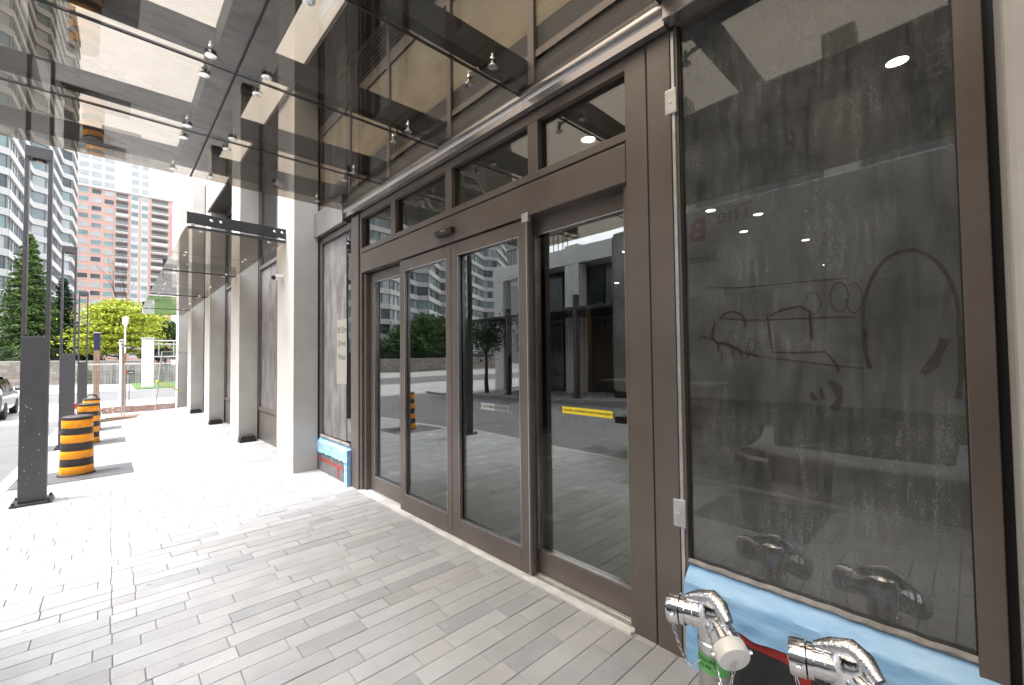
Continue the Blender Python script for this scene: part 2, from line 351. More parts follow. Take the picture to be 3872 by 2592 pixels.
class MB:
    def __init__(s): s.v = []; s.f = []; s.sm = []
    def add(s, vs, fs, smooth=False):
        b = len(s.v); s.v += [tuple(p) for p in vs]
        for f in fs: s.f.append(tuple(i + b for i in f)); s.sm.append(smooth)
        return s
    def box(s, x0, x1, y0, y1, z0, z1):
        if x0 > x1: x0, x1 = x1, x0
        if y0 > y1: y0, y1 = y1, y0
        if z0 > z1: z0, z1 = z1, z0
        return s.add([(x0, y0, z0), (x1, y0, z0), (x1, y1, z0), (x0, y1, z0), (x0, y0, z1), (x1, y0, z1), (x1, y1, z1), (x0, y1, z1)],
                     [(0, 3, 2, 1), (4, 5, 6, 7), (0, 1, 5, 4), (1, 2, 6, 5), (2, 3, 7, 6), (3, 0, 4, 7)])
    def obox(s, c, ax, ay, az):
        """oriented box: centre and three half-axis vectors"""
        c, ax, ay, az = Vector(c), Vector(ax), Vector(ay), Vector(az)
        P = [c + i * ax + j * ay + k * az for k in (-1, 1) for i, j in ((-1, -1), (1, -1), (1, 1), (-1, 1))]
        return s.add(P, [(0, 3, 2, 1), (4, 5, 6, 7), (0, 1, 5, 4), (1, 2, 6, 5), (2, 3, 7, 6), (3, 0, 4, 7)])
    def bar(s, a, b, w, h=None):
        """square bar from a to b"""
        a, b = Vector(a), Vector(b); d = b - a; L = d.length
        if L < 1e-6: return s
        d /= L; up = Vector((0, 0, 1)) if abs(d.z) < 0.9 else Vector((1, 0, 0))
        sx = d.cross(up).normalized(); uz = sx.cross(d)
        return s.obox((a + b) / 2, d * L / 2, sx * w / 2, uz * (h or w) / 2)
    def cyl(s, a, b, r0, r1=None, n=16, caps=True, smooth=True):
        a, b = Vector(a), Vector(b); r1 = r0 if r1 is None else r1
        d = (b - a).normalized(); up = Vector((0, 0, 1)) if abs(d.z) < 0.9 else Vector((1, 0, 0))
        u = d.cross(up).normalized(); w = d.cross(u)
        P = [a + r0 * (math.cos(t) * u + math.sin(t) * w) for t in (2 * math.pi * i / n for i in range(n))] + \
            [b + r1 * (math.cos(t) * u + math.sin(t) * w) for t in (2 * math.pi * i / n for i in range(n))]
        s.add(P, [(i, (i + 1) % n, n + (i + 1) % n, n + i) for i in range(n)], smooth)
        if caps: s.add(P[:n], [tuple(range(n - 1, -1, -1))]); s.add(P[n:], [tuple(range(n))])
        return s
    def lathe(s, prof, c=(0, 0, 0), axis=(0, 0, 1), n=24, caps=True, smooth=True):
        """profile of (radius, height along axis)"""
        d = Vector(axis).normalized(); up = Vector((0, 0, 1)) if abs(d.z) < 0.9 else Vector((1, 0, 0))
        u = d.cross(up).normalized(); w = d.cross(u); c = Vector(c); P = []
        for r, h in prof:
            P += [c + d * h + r * (math.cos(t) * u + math.sin(t) * w) for t in (2 * math.pi * i / n for i in range(n))]
        F = []
        for k in range(len(prof) - 1):
            F += [(k * n + i, k * n + (i + 1) % n, (k + 1) * n + (i + 1) % n, (k + 1) * n + i) for i in range(n)]
        s.add(P, F, smooth)
        if caps:
            s.add(P[:n], [tuple(range(n - 1, -1, -1))]); s.add(P[-n:], [tuple(range(n))])
        return s
    def tube(s, pts, r, n=8, smooth=True):
        pts = [Vector(p) for p in pts]
        rs = r if isinstance(r, (list, tuple)) else [r] * len(pts)
        P = []
        for i, p in enumerate(pts):
            d = (pts[min(i + 1, len(pts) - 1)] - pts[max(i - 1, 0)]).normalized()
            up = Vector((0, 0, 1)) if abs(d.z) < 0.95 else Vector((1, 0, 0))
            u = d.cross(up).normalized(); w = d.cross(u)
            P += [p + rs[i] * (math.cos(t) * u + math.sin(t) * w) for t in (2 * math.pi * k / n for k in range(n))]
        F = [(k * n + i, k * n + (i + 1) % n, (k + 1) * n + (i + 1) % n, (k + 1) * n + i) for k in range(len(pts) - 1) for i in range(n)]
        s.add(P, F, smooth); s.add(P[:n], [tuple(range(n - 1, -1, -1))]); s.add(P[-n:], [tuple(range(n))])
        return s
    def prism(s, poly, fn, t0, t1):
        """extrude a 2D polygon; fn(a, b, t) -> point"""
        n = len(poly); P = [fn(a, b, t0) for a, b in poly] + [fn(a, b, t1) for a, b in poly]
        return s.add(P, [tuple(range(n - 1, -1, -1)), tuple(range(n, 2 * n))] + [(i, (i + 1) % n, n + (i + 1) % n, n + i) for i in range(n)])
    def mesh(s, name, m, off=Vector((0, 0, 0))):
        me = bpy.data.meshes.new(name)
        me.from_pydata([(x - off[0], y - off[1], z - off[2]) for x, y, z in s.v], [], s.f)
        for q in (m if isinstance(m, (list, tuple)) else [m]): me.materials.append(q)
        me.polygons.foreach_set('use_smooth', s.sm)
        me.update()
        if any(s.sm): me.set_sharp_from_angle(angle=R(38))
        return me
    def build(s, name, m, parent=None, bev=0.0, seg=2):
        off = WLOC.get(parent.name, Vector((0, 0, 0))) if parent is not None else Vector((0, 0, 0))
        o = link(name, s.mesh(name, m, off), parent)
        if bev > 0:
            b = o.modifiers.new('bevel', 'BEVEL'); b.width = bev; b.segments = seg; b.limit_method = 'ANGLE'; b.angle_limit = R(40)
        return o

def B(*a): return MB().box(*a)
def copy_tree(o, parent=None):
    c = o.copy(); col.objects.link(c)
    if parent is not None: c.parent = parent
    for ch in list(o.children): copy_tree(ch, c)
    return c
def place(o, loc, rz=0.0):
    o.location = loc; o.rotation_euler = (0, 0, rz); return o

def pieces(parent, name, boxes, limit=300, stuffname=None):
    """boxes: list of (priority, verts, faces, material). The `limit` largest become objects of their own, the rest one stuff part per material."""
    boxes = sorted(boxes, key=lambda b: -b[0])
    off = WLOC.get(parent.name, Vector((0, 0, 0)))
    rest = {}
    for i, (pr, V, F, m) in enumerate(boxes):
        if i < limit:
            b = MB(); b.add(V, F)
            link(name, b.mesh(name, m, off), parent)
        else:
            rest.setdefault(m.name, [MB(), m])[0].add(V, F)
    if rest:
        b = MB(); mats = []; idx = []
        for k, (mb, m) in rest.items():
            b.add(mb.v, mb.f); idx += [len(mats)] * len(mb.f); mats.append(m)
        me = b.mesh(stuffname or name + 's', mats, off)
        me.polygons.foreach_set('material_index', idx)
        o = link(stuffname or name + 's', me, parent)
        o['kind'] = 'stuff'

BOXF = [(0, 3, 2, 1), (4, 5, 6, 7), (0, 1, 5, 4), (1, 2, 6, 5), (2, 3, 7, 6), (3, 0, 4, 7)]
def boxv(x0, x1, y0, y1, z0, z1):
    return [(x0, y0, z0), (x1, y0, z0), (x1, y1, z0), (x0, y1, z0), (x0, y0, z1), (x1, y0, z1), (x1, y1, z1), (x0, y1, z1)]

def text_mesh(txt, size, fn, name, m, parent, thick=0.0, bold=0.0):
    """flat lettering; fn maps (u, v) in metres (v up, centred) to a world point"""
    cu = bpy.data.curves.new(name, 'FONT'); cu.body = txt; cu.size = size; cu.align_x = 'CENTER'; cu.align_y = 'CENTER'; cu.offset = bold
    cu.resolution_u = 3
    t = bpy.data.objects.new(name, cu); col.objects.link(t)
    dg = bpy.context.evaluated_depsgraph_get(); dg.update()
    me0 = bpy.data.meshes.new_from_object(t.evaluated_get(dg))
    b = MB(); b.add([fn(v.co.x, v.co.y) for v in me0.vertices], [tuple(p.vertices) for p in me0.polygons])
    bpy.data.objects.remove(t); bpy.data.meshes.remove(me0); bpy.data.curves.remove(cu)
    return b.build(name, m, parent)

def clampf(v, a, b): return max(a, min(b, v))
def G(x, y):
    """pavement level: flat at the doors, falling away up the street and towards the kerb"""
    s = 0.010 + 0.020 * clampf((2.1 - x) / 2.8, 0, 1)
    return -s * clampf(y - 8, 0, 14)
def DR(x, y): return G(-1.0, y) - 0.12

# ================================================================== SETTING
FARZ = -0.56
setp(MB().add([(-900, -300, FARZ - 0.08), (900, -300, FARZ - 0.08), (900, 1500, FARZ - 0.08), (-900, 1500, FARZ - 0.08)], [(0, 1, 2, 3)]).build('ground', GROUNDM), kind='structure')
ys = [-40, -20, 0, 4, 8, 10, 12, 14, 16, 18, 20, 22, 24]
def strip(name, x0, x1, zf, m, y=None):
    b = MB(); yy = y or ys
    V = [(x0, t, zf(x0, t)) for t in yy] + [(x1, t, zf(x1, t)) for t in yy]; n = len(yy)
    b.add(V, [(i, n + i, n + i + 1, i + 1) for i in range(n - 1)])
    return setp(b.build(name, m), kind='structure')
strip('driveway', -9.2, -1.02, DR, ASPHALT)
strip('opposite_pavement', -13.2, -9.35, lambda x, t: DR(x, t) + 0.12, CONC)
setp(B(-120, 120, 24, 58, FARZ - 0.05, FARZ).build('cross_street', CONC), kind='structure')
setp(B(-120, 120, 34, 44, FARZ, FARZ + 0.006).build('road', ASPHALT), kind='structure')
setp(B(-0.95, 9, 22.05, 26, FARZ - 0.2, -0.42).build('corner_pavement', CONC), kind='structure')
setp(B(1.5, 12, 44.6, 58, FARZ, -0.49).build('lawn', GRASS), kind='structure')
# kerbs
def kerb(name, xa, xb, top, low, m, yy):
    b = MB(); n = len(yy)
    V = []
    for t in yy: V += [(xa, t, low(t)), (xa, t, top(t)), (xb, t, top(t)), (xb, t, low(t))]
    F = []
    for i in range(n - 1):
        for k in range(3): F.append((4 * i + k, 4 * i + k + 1, 4 * i + 5 + k, 4 * i + 4 + k))
    F += [(0, 1, 2, 3), (4 * n - 1, 4 * n - 2, 4 * n - 3, 4 * n - 4)]
    b.add(V, F)
    return setp(b.build(name, m), kind='structure')
kerb('kerb', -1.20, -1.05, lambda t: G(-1, t) + 0.004, lambda t: DR(0, t) - 0.1, CONC, ys)
kerb('opposite_kerb', -9.35, -9.2, lambda t: DR(0, t) + 0.13, lambda t: DR(0, t) - 0.1, CONC, ys)
# manhole cover in the driveway
mh = thing('manhole_cover', 'round cast iron manhole cover set in the driveway asphalt', 'manhole cover', (-1.95, 5.3, -0.118))
MB().lathe([(0.33, 0), (0.33, 0.012), (0.30, 0.014)], (-1.95, 5.3, -0.118), n=32).build('rim', PLATE, mh)
mb = MB()
for i in range(-5, 6):
    for j in range(-5, 6):
        if i * i + j * j < 26: mb.box(-1.95 + i * .05 - .017, -1.95 + i * .05 + .017, 5.3 + j * .05 - .017, 5.3 + j * .05 + .017, -0.106, -0.099)
mb.build('grip_studs', PLATE, mh)

# ---------------------------------------------------------------- paving
base = strip('pavement', -1.05, 2.70, lambda x, t: G(x, t) - 0.012, JOINT, [-6, -3, 0, 4, 8, 10, 12, 14, 16, 18, 20, 22.0])
WLOC[base.name] = Vector((0, 0, 0))
rows = []
PITCH = 0.14
PLATES = [(-1.03, 0.31, 9.40, 10.52), (-1.03, 0.30, 13.75, 14.85), (-1.03, 0.28, 17.1, 18.2), (-1.03, 0.31, 1.15, 2.25)]
def holes(y0, y1):
    return [(p[0], p[1]) for p in PLATES if y1 > p[2] + .02 and y0 < p[3] - .02]
lens = [0.22, 0.3, 0.4, 0.45, 0.6, 0.6, 0.75]
y = -2.1
FW = EYE
camF = _f
g = 0.0016
while y < 21.9:
    y0, y1 = y + g, y + PITCH - g
    cuts = [-1.05]
    x = -1.05 - random.random() * 0.4
    stops = [st + random.uniform(-.007, .007) for st in (0.028, 0.165) if random.random() < 0.66]
    while x < 2.66:
        nx = x + random.choice(lens)
        for st in stops:
            if x < st - 0.06 and nx > st - 0.06: nx = st; break
            if abs(nx - st) < 0.07: nx = st; break
        cuts.append(nx); x = nx
    cuts = sorted(c for c in set(cuts) if c > -1.05 + .05)
    cuts = [-1.05] + [c for c in cuts if c < 2.60] + [2.66]
    for a, b in zip(cuts[:-1], cuts[1:]):
        segs = [(a, b)]
        for h0, h1 in holes(y0, y1):
            ns = []
            for s0, s1 in segs:
                if s1 <= h0 or s0 >= h1: ns.append((s0, s1))
                else:
                    if s0 < h0 - .03: ns.append((s0, h0))
                    if s1 > h1 + .03: ns.append((h1, s1))
            segs = ns
        for s0, s1 in segs:
            xa, xb = s0 + g, s1 - g
            if y1 > 7.27 and xb > 2.1 and any(c0 < y1 and y0 < c0 + .91 for c0 in (7.28, 11.18, 15.08, 18.98)):
                xb = min(xb, 2.098)
                if xb - xa < .03: continue
            jz = random.uniform(-0.0018, 0.0018)
            t1, t2 = random.uniform(-.0012, .0012), random.uniform(-.0012, .0012)
            e = 0.0028
            V = []
            for (px, py, lo) in ((xa, y0, 1), (xb, y0, 1), (xb, y1, 1), (xa, y1, 1)): V.append((px, py, G(px, py) - 0.03))
            for (px, py, k) in ((xa, y0, 0), (xb, y0, 1), (xb, y1, 2), (xa, y1, 3)):
                V.append((px, py, G(px, py) - 0.004 + jz))
            for (px, py, tt) in ((xa + e, y0 + e, t1), (xb - e, y0 + e, t2), (xb - e, y1 - e, -t1), (xa + e, y1 - e, -t2)):
                V.append((px, py, G(px, py) + jz + tt))
            F = [(0, 1, 5, 4), (1, 2, 6, 5), (2, 3, 7, 6), (3, 0, 4, 7), (4, 5, 9, 8), (5, 6, 10, 9), (6, 7, 11, 10), (7, 4, 8, 11), (8, 9, 10, 11)]
            c = Vector(((xa + xb) / 2, (y0 + y1) / 2, 0)) - Vector(EYE)
            dep = c.dot(camF)
            pr = -1.0
            if dep > 0.4:
                u = c.dot(_r) / dep; v = c.dot(_u) / dep
                inside = abs(u) < 1.2 and abs(v) < 0.82
                pr = (xb - xa) * 1.8 / dep ** 3 if inside else -1.0
            m = random.choices([PAVER, PAVER_W, PAVER_D], [0.6, 0.22, 0.18])[0]
            rows.append((pr, V, F, m))
    y += PITCH
pieces(base, 'paver', rows, 300, 'far_pavers')

# cast-iron plates let into the paving
def iron_plate(x0, x1, y0, y1, label):
    z = G((x0 + x1) / 2, (y0 + y1) / 2)
    t = thing('tactile_plate', label, 'ground plate', ((x0 + x1) / 2, (y0 + y1) / 2, z), 'dark metal plates let into the paving')
    b = MB(); e = .006
    V = [(x, yy, G(x, yy) - .03) for x, yy in ((x0 + e, y0 + e), (x1 - e, y0 + e), (x1 - e, y1 - e), (x0 + e, y1 - e))] + [(x, yy, G(x, yy) + .001) for x, yy in ((x0 + e, y0 + e), (x1 - e, y0 + e), (x1 - e, y1 - e), (x0 + e, y1 - e))]
    b.add(V, BOXF); b.build('plate', PLATE, t)
    s = MB()
    yc = y0 + (y1 - y0) * .55
    n = int((x1 - x0 - .2) / .055)
    for i in range(n):
        for k in (-1, 0, 1):
            px = x0 + .1 + i * .055; py = yc + k * .05
            if k == 0: s.obox((px, py, G(px, py) + .003), (.012, .02, 0), (-.02, .012, 0), (0, 0, .003))
            else: s.obox((px, py, G(px, py) + .003), (.016, -.01 * k, 0), (.004 * k, .008, 0), (0, 0, .003))
    s.build('raised_ribs', PLATE, t)
iron_plate(*PLATES[0], 'dark ribbed metal plate under the nearest striped drum')
iron_plate(*PLATES[1], 'dark ribbed metal plate under the lettered drum with a black top')
iron_plate(*PLATES[2], 'dark ribbed metal plate under the handled drum by the fence')
iron_plate(*PLATES[3], 'dark ribbed metal plate in the paving seen mirrored in the large window')

# ================================================================== OWN BUILDING
bld = thing('podium_building', 'condominium podium with pale stone columns and bronze glazing', 'building', (4.0, 8.0, 0))
CX0, CX1 = 2.10, 2.47
COLS = [7.28, 11.18, 15.08, 18.98, 22.88]
ci = 0
for yc in COLS:
    zb = G(2.1, yc) - 0.3
    MB().box(CX0, CX1, yc, yc + 0.905, zb, 8.25).build('column', STONE, bld, 0.006)
MB().box(2.085, 2.9, -1.30, -0.055 - 0.028, -0.3, 8.25).build('column', STONE, bld, 0.02)
# fascia beam and upper wall
MB().box(2.04, 2.62, -14, 15.4, 6.13, 8.2).build('fascia_beam', WHITECON, bld, 0.01)
MB().box(2.06, 2.49, -14, 15.3, 6.09, 6.126).build('soffit', mat('soffit_painted_shade', (0.06, 0.052, 0.043), 0.7, 0, (0.09, 0.078, 0.063), 3.0), bld)  # added board; its dark colour stands in for the unlit underside
MB().box(2.5, 2.62, 15.4, 23.7, 6.0, 8.2).build('upper_wall', WHITECON, bld)
MB().box(2.62, 18, -14, 23.74, 6.0, 8.3).build('core', PALE, bld)
for i in range(9):
    MB().box(11.0, 11.6, -14, 23.75, 8.4 + i * 3.0, 9.6 + i * 3.0).build('spandrel', WHITECON, bld, 0.01)
    MB().box(11.35, 11.6, -14, 23.7, 9.6 + i * 3.0, 11.4 + i * 3.0).build('window_band', PANES[i % 2], bld)
MB().box(2.7, 18, -14, -4.0, -0.4, 6.0).build('rear_wall', LOBBYWALL, bld)
MB().box(2.62, 18, 23.2, 23.72, -0.6, 6.0).build('end_wall', STONE, bld)
MB().box(2.62, 3.4, -4, -1.3, -0.3, 6.0).build('end_wall', STONE, bld)

# wall above the canopy between the big columns
WX = 2.5
for (y0, y1) in ((0.0, 1.17), (1.23, 2.36), (2.43, 3.52), (3.59, 4.82), (4.89, 6.00), (6.07, 7.28)):
    B(WX, WX + .05, y0, y1, 4.46, 5.40).build('spandrel_panel', DUSTPANEL, bld)
    for k in range(8):
        z = 5.60 + k * .066
        MB().obox((WX + .04, (y0 + y1) / 2, z), (.035, 0, .025), (0, (y1 - y0) / 2, 0), (-.002, 0, .003)).build('louvre', GUTTER, bld)
    B(WX + .09, WX + .12, y0, y1, 5.56, 6.13).build('louvre_back', BRONZE_D, bld)
mb = MB()
for yy in (-.05, 1.2, 2.395, 3.555, 4.855, 6.035): mb.box(WX - .03, WX + .09, yy - .033, yy + .033, 3.99, 6.125)
mb.build('mullion', BRONZE, bld)
B(WX - .02, WX + .085, -.08, 7.28, 5.40, 5.56).build('rail', BRONZE, bld)
B(WX + .002, WX + .09, -.08, 7.28, 3.99, 4.46).build('transom_band', BRONZE_D, bld)
B(WX - .015, WX, -.08, 7.27, 4.20, 4.26).build('ledger_strip', BRONZE, bld)

# lobby behind the glass
B(2.72, 16.5, -4, 9.0, -0.02, 0.0).build('lobby_floor', LOBBYFLOOR, bld)
B(2.72, 16.5, -4, 9.0, 3.95, 4.0).build('lobby_ceiling', LOBBYCEIL, bld)
B(16.5, 16.6, -4, 9.0, 0, 4.0).build('lobby_wall', LOBBYWALL, bld)
B(2.85, 16.5, 9.0, 9.1, 0, 4.0).build('lobby_wall', DARKWALL, bld)
B(2.72, 16.5, -4.1, -4.0, 0, 4.0).build('lobby_wall', LOBBYWALL, bld)
B(6.2, 6.5, -1.2, 0.55, 0, 3.95).build('lobby_wall', LOBBYWALL, bld)
B(9.0, 9.3, 1.3, 1.75, 0, 3.95).build('lobby_pier', DARKWALL, bld)
B(8.0, 8.2, 6.1, 9.0, 0, 3.95).build('wood_screen', WOOD, bld)
for i in range(14):
    B(7.96, 8.0, 6.2 + i * .2, 6.28 + i * .2, 0.05, 3.9).build('batten', WOOD, bld)
# far bays: rooms stay dark behind filmed glass
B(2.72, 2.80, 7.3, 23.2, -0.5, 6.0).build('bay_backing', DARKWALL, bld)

# downlights
dl = None
for (x, yy) in ((3.47, 2.58), (6.5, 4.9), (7.9, 4.96), (4.25, .34), (6.6, 2.67), (7.35, 2.25), (8.2, 2.75), (9.74, 2.17), (12.9, 2.47), (11.2, 7.36)):
    t = thing('recessed_downlight', 'small round lit downlight recessed in the lobby ceiling', 'downlight', (x, yy, 3.95), 'downlights in the lobby ceiling')
    MB().lathe([(.085, 0), (.085, -.006), (.066, -.008)], (x, yy, 3.95), n=20, caps=False).build('trim_ring', WHITEP, t)
    MB().lathe([(.066, -.003), (.064, -.004)], (x, yy, 3.95), n=20).build('lens', LAMPLIT, t)
    ld = bpy.data.lights.new('downlight_beam', 'SPOT'); ld.energy = 55; ld.spot_size = R(110); ld.spot_blend = .6; ld.color = (1, .92, .82); ld.shadow_soft_size = .06
    lo = bpy.data.objects.new('downlight_beam', ld); col.objects.link(lo); lo.parent = t; lo.location = (0, 0, -.03)

# lounge furniture in the lobby
ch = thing('tub_chair', 'round brown tub chair standing inside the lobby behind dusty glass', 'chair', (4.9, 1.35, 0))
prof = MB()
n = 20; P = []
for k, (r, z) in enumerate(((.36, .12), (.40, .45), (.42, .78), (.36, .80), (.33, .45), (.31, .3))):
    for i in range(n + 1):
        t = R(-70) + R(320) * i / n * .78
        P.append((4.9 + r * math.cos(t), 1.35 + r * math.sin(t), z))
F = [(k * (n + 1) + i, k * (n + 1) + i + 1, (k + 1) * (n + 1) + i + 1, (k + 1) * (n + 1) + i) for k in range(5) for i in range(n)]
prof.add(P, F, True); prof.build('backrest', CHAIRM, ch)
MB().lathe([(.30, .14), (.34, .2), (.34, .40), (.28, .44)], (4.9, 1.35, 0), n=24).build('seat', CHAIRM, ch)
for a in (45, 135, 225, 315):
    MB().cyl((4.9 + .24 * math.cos(R(a)), 1.35 + .24 * math.sin(R(a)), 0), (4.9 + .22 * math.cos(R(a)), 1.35 + .22 * math.sin(R(a)), .15), .014, .02, 10).build('leg', WOOD, ch)
dk = thing('reception_desk', 'long dark wood reception desk inside the lobby', 'desk', (10.5, 5.6, 0))
B(10.0, 10.8, 4.2, 7.0, 0, 1.05).build('front', WOOD, dk, .01)
B(9.9, 10.9, 4.1, 7.1, 1.05, 1.1).build('top', LOBBYWALL, dk, .005)

# ---------------------------------------------------------------- entrance doors
ent = thing('entrance_doors', 'bronze framed automatic sliding entrance with four glass leaves and transom lights', 'entrance door', (2.55, 3.6, 0))
FR = MB()
# side jambs
FRX0, FRX1 = 2.50, 2.66
B(FRX0, FRX1, 1.40, 1.555, 0, 3.78).build('jamb', BRONZE, ent, .004)
B(FRX0, FRX1, 5.69, 5.745, 0, 3.78).build('jamb', BRONZE, ent, .004)
B(FRX0 + .035, FRX1, 5.63, 5.688, 0, 2.93).build('jamb', BRONZE, ent, .004)
B(FRX0 + .03, FRX1, 1.557, 1.60, 0, 2.93).build('jamb', BRONZE, ent, .004)
B(FRX0 - .02, FRX0 + .1, 5.748, 5.985, 0, 3.76).build('pilaster', BRONZE, ent, .004)
B(FRX0 - .004, FRX0 + .1, 1.235, 1.388, 0, 3.78).build('pilaster', BRONZE, ent, .003)
B(FRX0 + .006, FRX0 + .1, 1.388, 1.40, 0, 3.78).build('shadow_gap', BRONZE_D, ent)
# header operator box, rails and mullions
hd = B(FRX0 - .002, FRX1, 1.557, 5.688, 2.945, 3.205).build('header', BRONZE, ent, .006)
B(FRX0 + .01, FRX1, 1.557, 5.688, 3.207, 3.222).build('shadow_gap', BRONZE_D, ent)
B(FRX0 + .002, FRX1, 1.40, 5.745, 3.224, 3.285).build('transom_rail', BRONZE, ent, .004)
B(FRX0 + .002, FRX1, 1.40, 5.745, 3.70, 3.78).build('transom_rail', BRONZE, ent, .004)
for yy in (4.80, 3.62, 2.42): B(FRX0 + .004, FRX1, yy - .057, yy + .057, 3.285, 3.70).build('transom_mullion', BRONZE, ent, .003)
for a, b_ in ((1.40, 2.363), (2.477, 3.563), (3.677, 4.743), (4.857, 5.745)):
    B(FRX0 + .06, FRX0 + .072, a, b_, 3.285, 3.70).build('transom_pane', TRANGLASS, ent)
    g_ = MB()
    g_.box(FRX0 + .05, FRX0 + .06, a, b_, 3.285, 3.297).box(FRX0 + .05, FRX0 + .06, a, b_, 3.688, 3.70).box(FRX0 + .05, FRX0 + .06, a, a + .012, 3.297, 3.688).box(FRX0 + .05, FRX0 + .06, b_ - .012, b_, 3.297, 3.688)
    g_.build('gasket', BRONZE_D, ent)
# sensor
B(2.44, FRX0 - .003, 3.50, 3.79, 3.025, 3.085).build('motion_sensor', BLACKSTEEL, hd, .012)
B(2.436, 2.441, 3.58, 3.66, 3.055, 3.064).build('sensor_window', STEEL, hd)
# leaves
def leaf(name, y0, y1, x, gy0, gy1, topz=2.93, gz0=.2, gz1=2.81, botz=.015, skew=0.0):
    t = .06
    b = MB()
    b.box(x, x + t, y0, gy0, botz, topz).box(x, x + t, gy1, y1, botz, topz).box(x + .0, x + t, gy0, gy1, botz, gz0).box(x, x + t, gy0, gy1, gz1, topz)
    lf = b.build(name, BRONZE, ent, .004)
    pb = B(x + .036, x + .044, gy0 - .004, gy1 + .004, gz0 - .004, gz1 + .004)
    pb.v = [(px + skew * (py - (gy0 + gy1) / 2), py, pz) for px, py, pz in pb.v]      # pane skewed in its leaf only to shift the mirrored lamp and drum
    pb.build('pane', DOORGLASS, lf)
    bd = MB(); w = .011
    bd.box(x + .003, x + .036, gy0, gy1, gz0, gz0 + w).box(x + .003, x + .036, gy0, gy1, gz1 - w, gz1).box(x + .003, x + .036, gy0, gy0 + w, gz0 + w, gz1 - w).box(x + .003, x + .036, gy1 - w, gy1, gz0 + w, gz1 - w)
    bd.build('glazing_bead', GUTTER, lf, .002)
    bk = MB(); w = .02
    bk.box(x + .048, x + .058, gy0, gy1, gz0, gz0 + w).box(x + .048, x + .058, gy0, gy1, gz1 - w, gz1).box(x + .048, x + .058, gy0, gy0 + w, gz0 + w, gz1 - w).box(x + .048, x + .058, gy1 - w, gy1, gz0 + w, gz1 - w)
    bk.build('spacer', BRONZE_D, lf)
    return lf
XS, XF = 2.515, 2.60
l1 = leaf('fixed_leaf', 4.70, 5.628, XF, 4.80, 5.52)
l2 = leaf('sliding_leaf', 3.605, 4.655, XS, 3.69, 4.56, skew=.0095)
l3 = leaf('sliding_leaf', 2.555, 3.598, XS, 2.615, 3.495, skew=.024)
l4 = leaf('fixed_leaf', 1.602, 2.56, XF, 1.637, 2.518)
B(XS - .012, XS + .05, 2.488, 2.553, .03, 2.945).build('edge_cap', BRONZE, l3, .008)
B(XS - .016, XS - .0125, 2.50, 2.507, .03, 2.945).build('edge_trim', ALU, l3)
B(XS - .02, XS + .02, 2.478, 2.556, 2.90, 2.975).build('protective_wrap', ALU, l3, .006)
B(XS + .001, XS + .044, 3.599, 3.604, .02, 2.92).build('brush_seal', BRONZE_D, l3)
# floor track and threshold
B(2.465, 2.72, 1.557, 5.70, -.02, .012).build('threshold', THRESH, ent, .003)
B(2.455, 2.475, 1.557, 5.70, -.02, .02).build('threshold_nosing', THRESH, ent, .004)
for xx in (2.585, 2.655): B(xx - .006, xx + .006, 1.60, 5.63, .012, .016).build('floor_track', ALU, ent)
B(2.52, 2.56, 1.60, 2.5, .012, .017).build('floor_track', ALU, ent)
# stickers
def on_leaf(y_c, z_c, x): return lambda u, v: (x, y_c - u, z_c + v)
def sticker(lf, yc, zc, w, h, m, txt, size, x, lab, chev=3):
    s = B(x - .0008, x, yc - w / 2, yc + w / 2, zc - h / 2, zc + h / 2).build('sticker', m, lf)
    setp(s, lab)
    text_mesh(txt, size, on_leaf(yc, zc, x - .0016), 'lettering', INK, s, bold=.0006)
sticker(l4, 2.02, 1.365, .47, .052, YELLOWST, '<<< CAUTION - AUTOMATIC DOOR STAND CLEAR >>>', .0205, XF + .035, 'yellow caution sticker with black lettering')
sticker(l3, 2.98, 1.33, .40, .06, WHITEST, '\u276E  AUTOMATIC DOOR  \u276F'.replace('\u276E', '<<').replace('\u276F', '>>'), .036, XS + .035, 'pale automatic door sticker')

# ---------------------------------------------------------------- narrow window left of the doors
nw = thing('side_window', 'tall filmed window between the stone column and the doors with a paper notice', 'window', (2.5, 6.6, 0))
B(2.49, 2.56, 7.17, 7.275, .56, 3.70).build('frame', BRONZE, nw, .004)
B(2.49, 2.56, 5.985, 6.02, .56, 3.70).build('frame', BRONZE, nw, .004)
B(2.485, 2.56, 6.02, 7.17, 3.63, 3.72).build('frame', BRONZE, nw, .004)
B(2.47, 2.50, 6.02, 7.20, .535, .575).build('gasket', GASKET, nw, .006)
B(2.525, 2.535, 6.27, 7.17, .575, 3.63).build('filmed_pane', FILMGLASS, nw)
B(2.525, 2.535, 6.02, 6.27, .575, 3.63).build('clear_pane', DOORGLASS, nw)
pp = B(2.5215, 2.5225, 6.245, 6.62, 1.40, 2.36).build('paper_notice', PAPER, nw)
setp(pp, 'handwritten address notice on beige paper')
for txt, z in (('30 Elm', 2.20), ('Drive', 2.00), ('West', 1.80)):
    text_mesh(txt, .13, on_leaf(6.43, z, 2.5207), 'handwriting', INK, pp)
B(2.49, 2.50, 6.05, 6.09, 3.48, 3.60).build('clip', BLACKSTEEL, nw, .003)
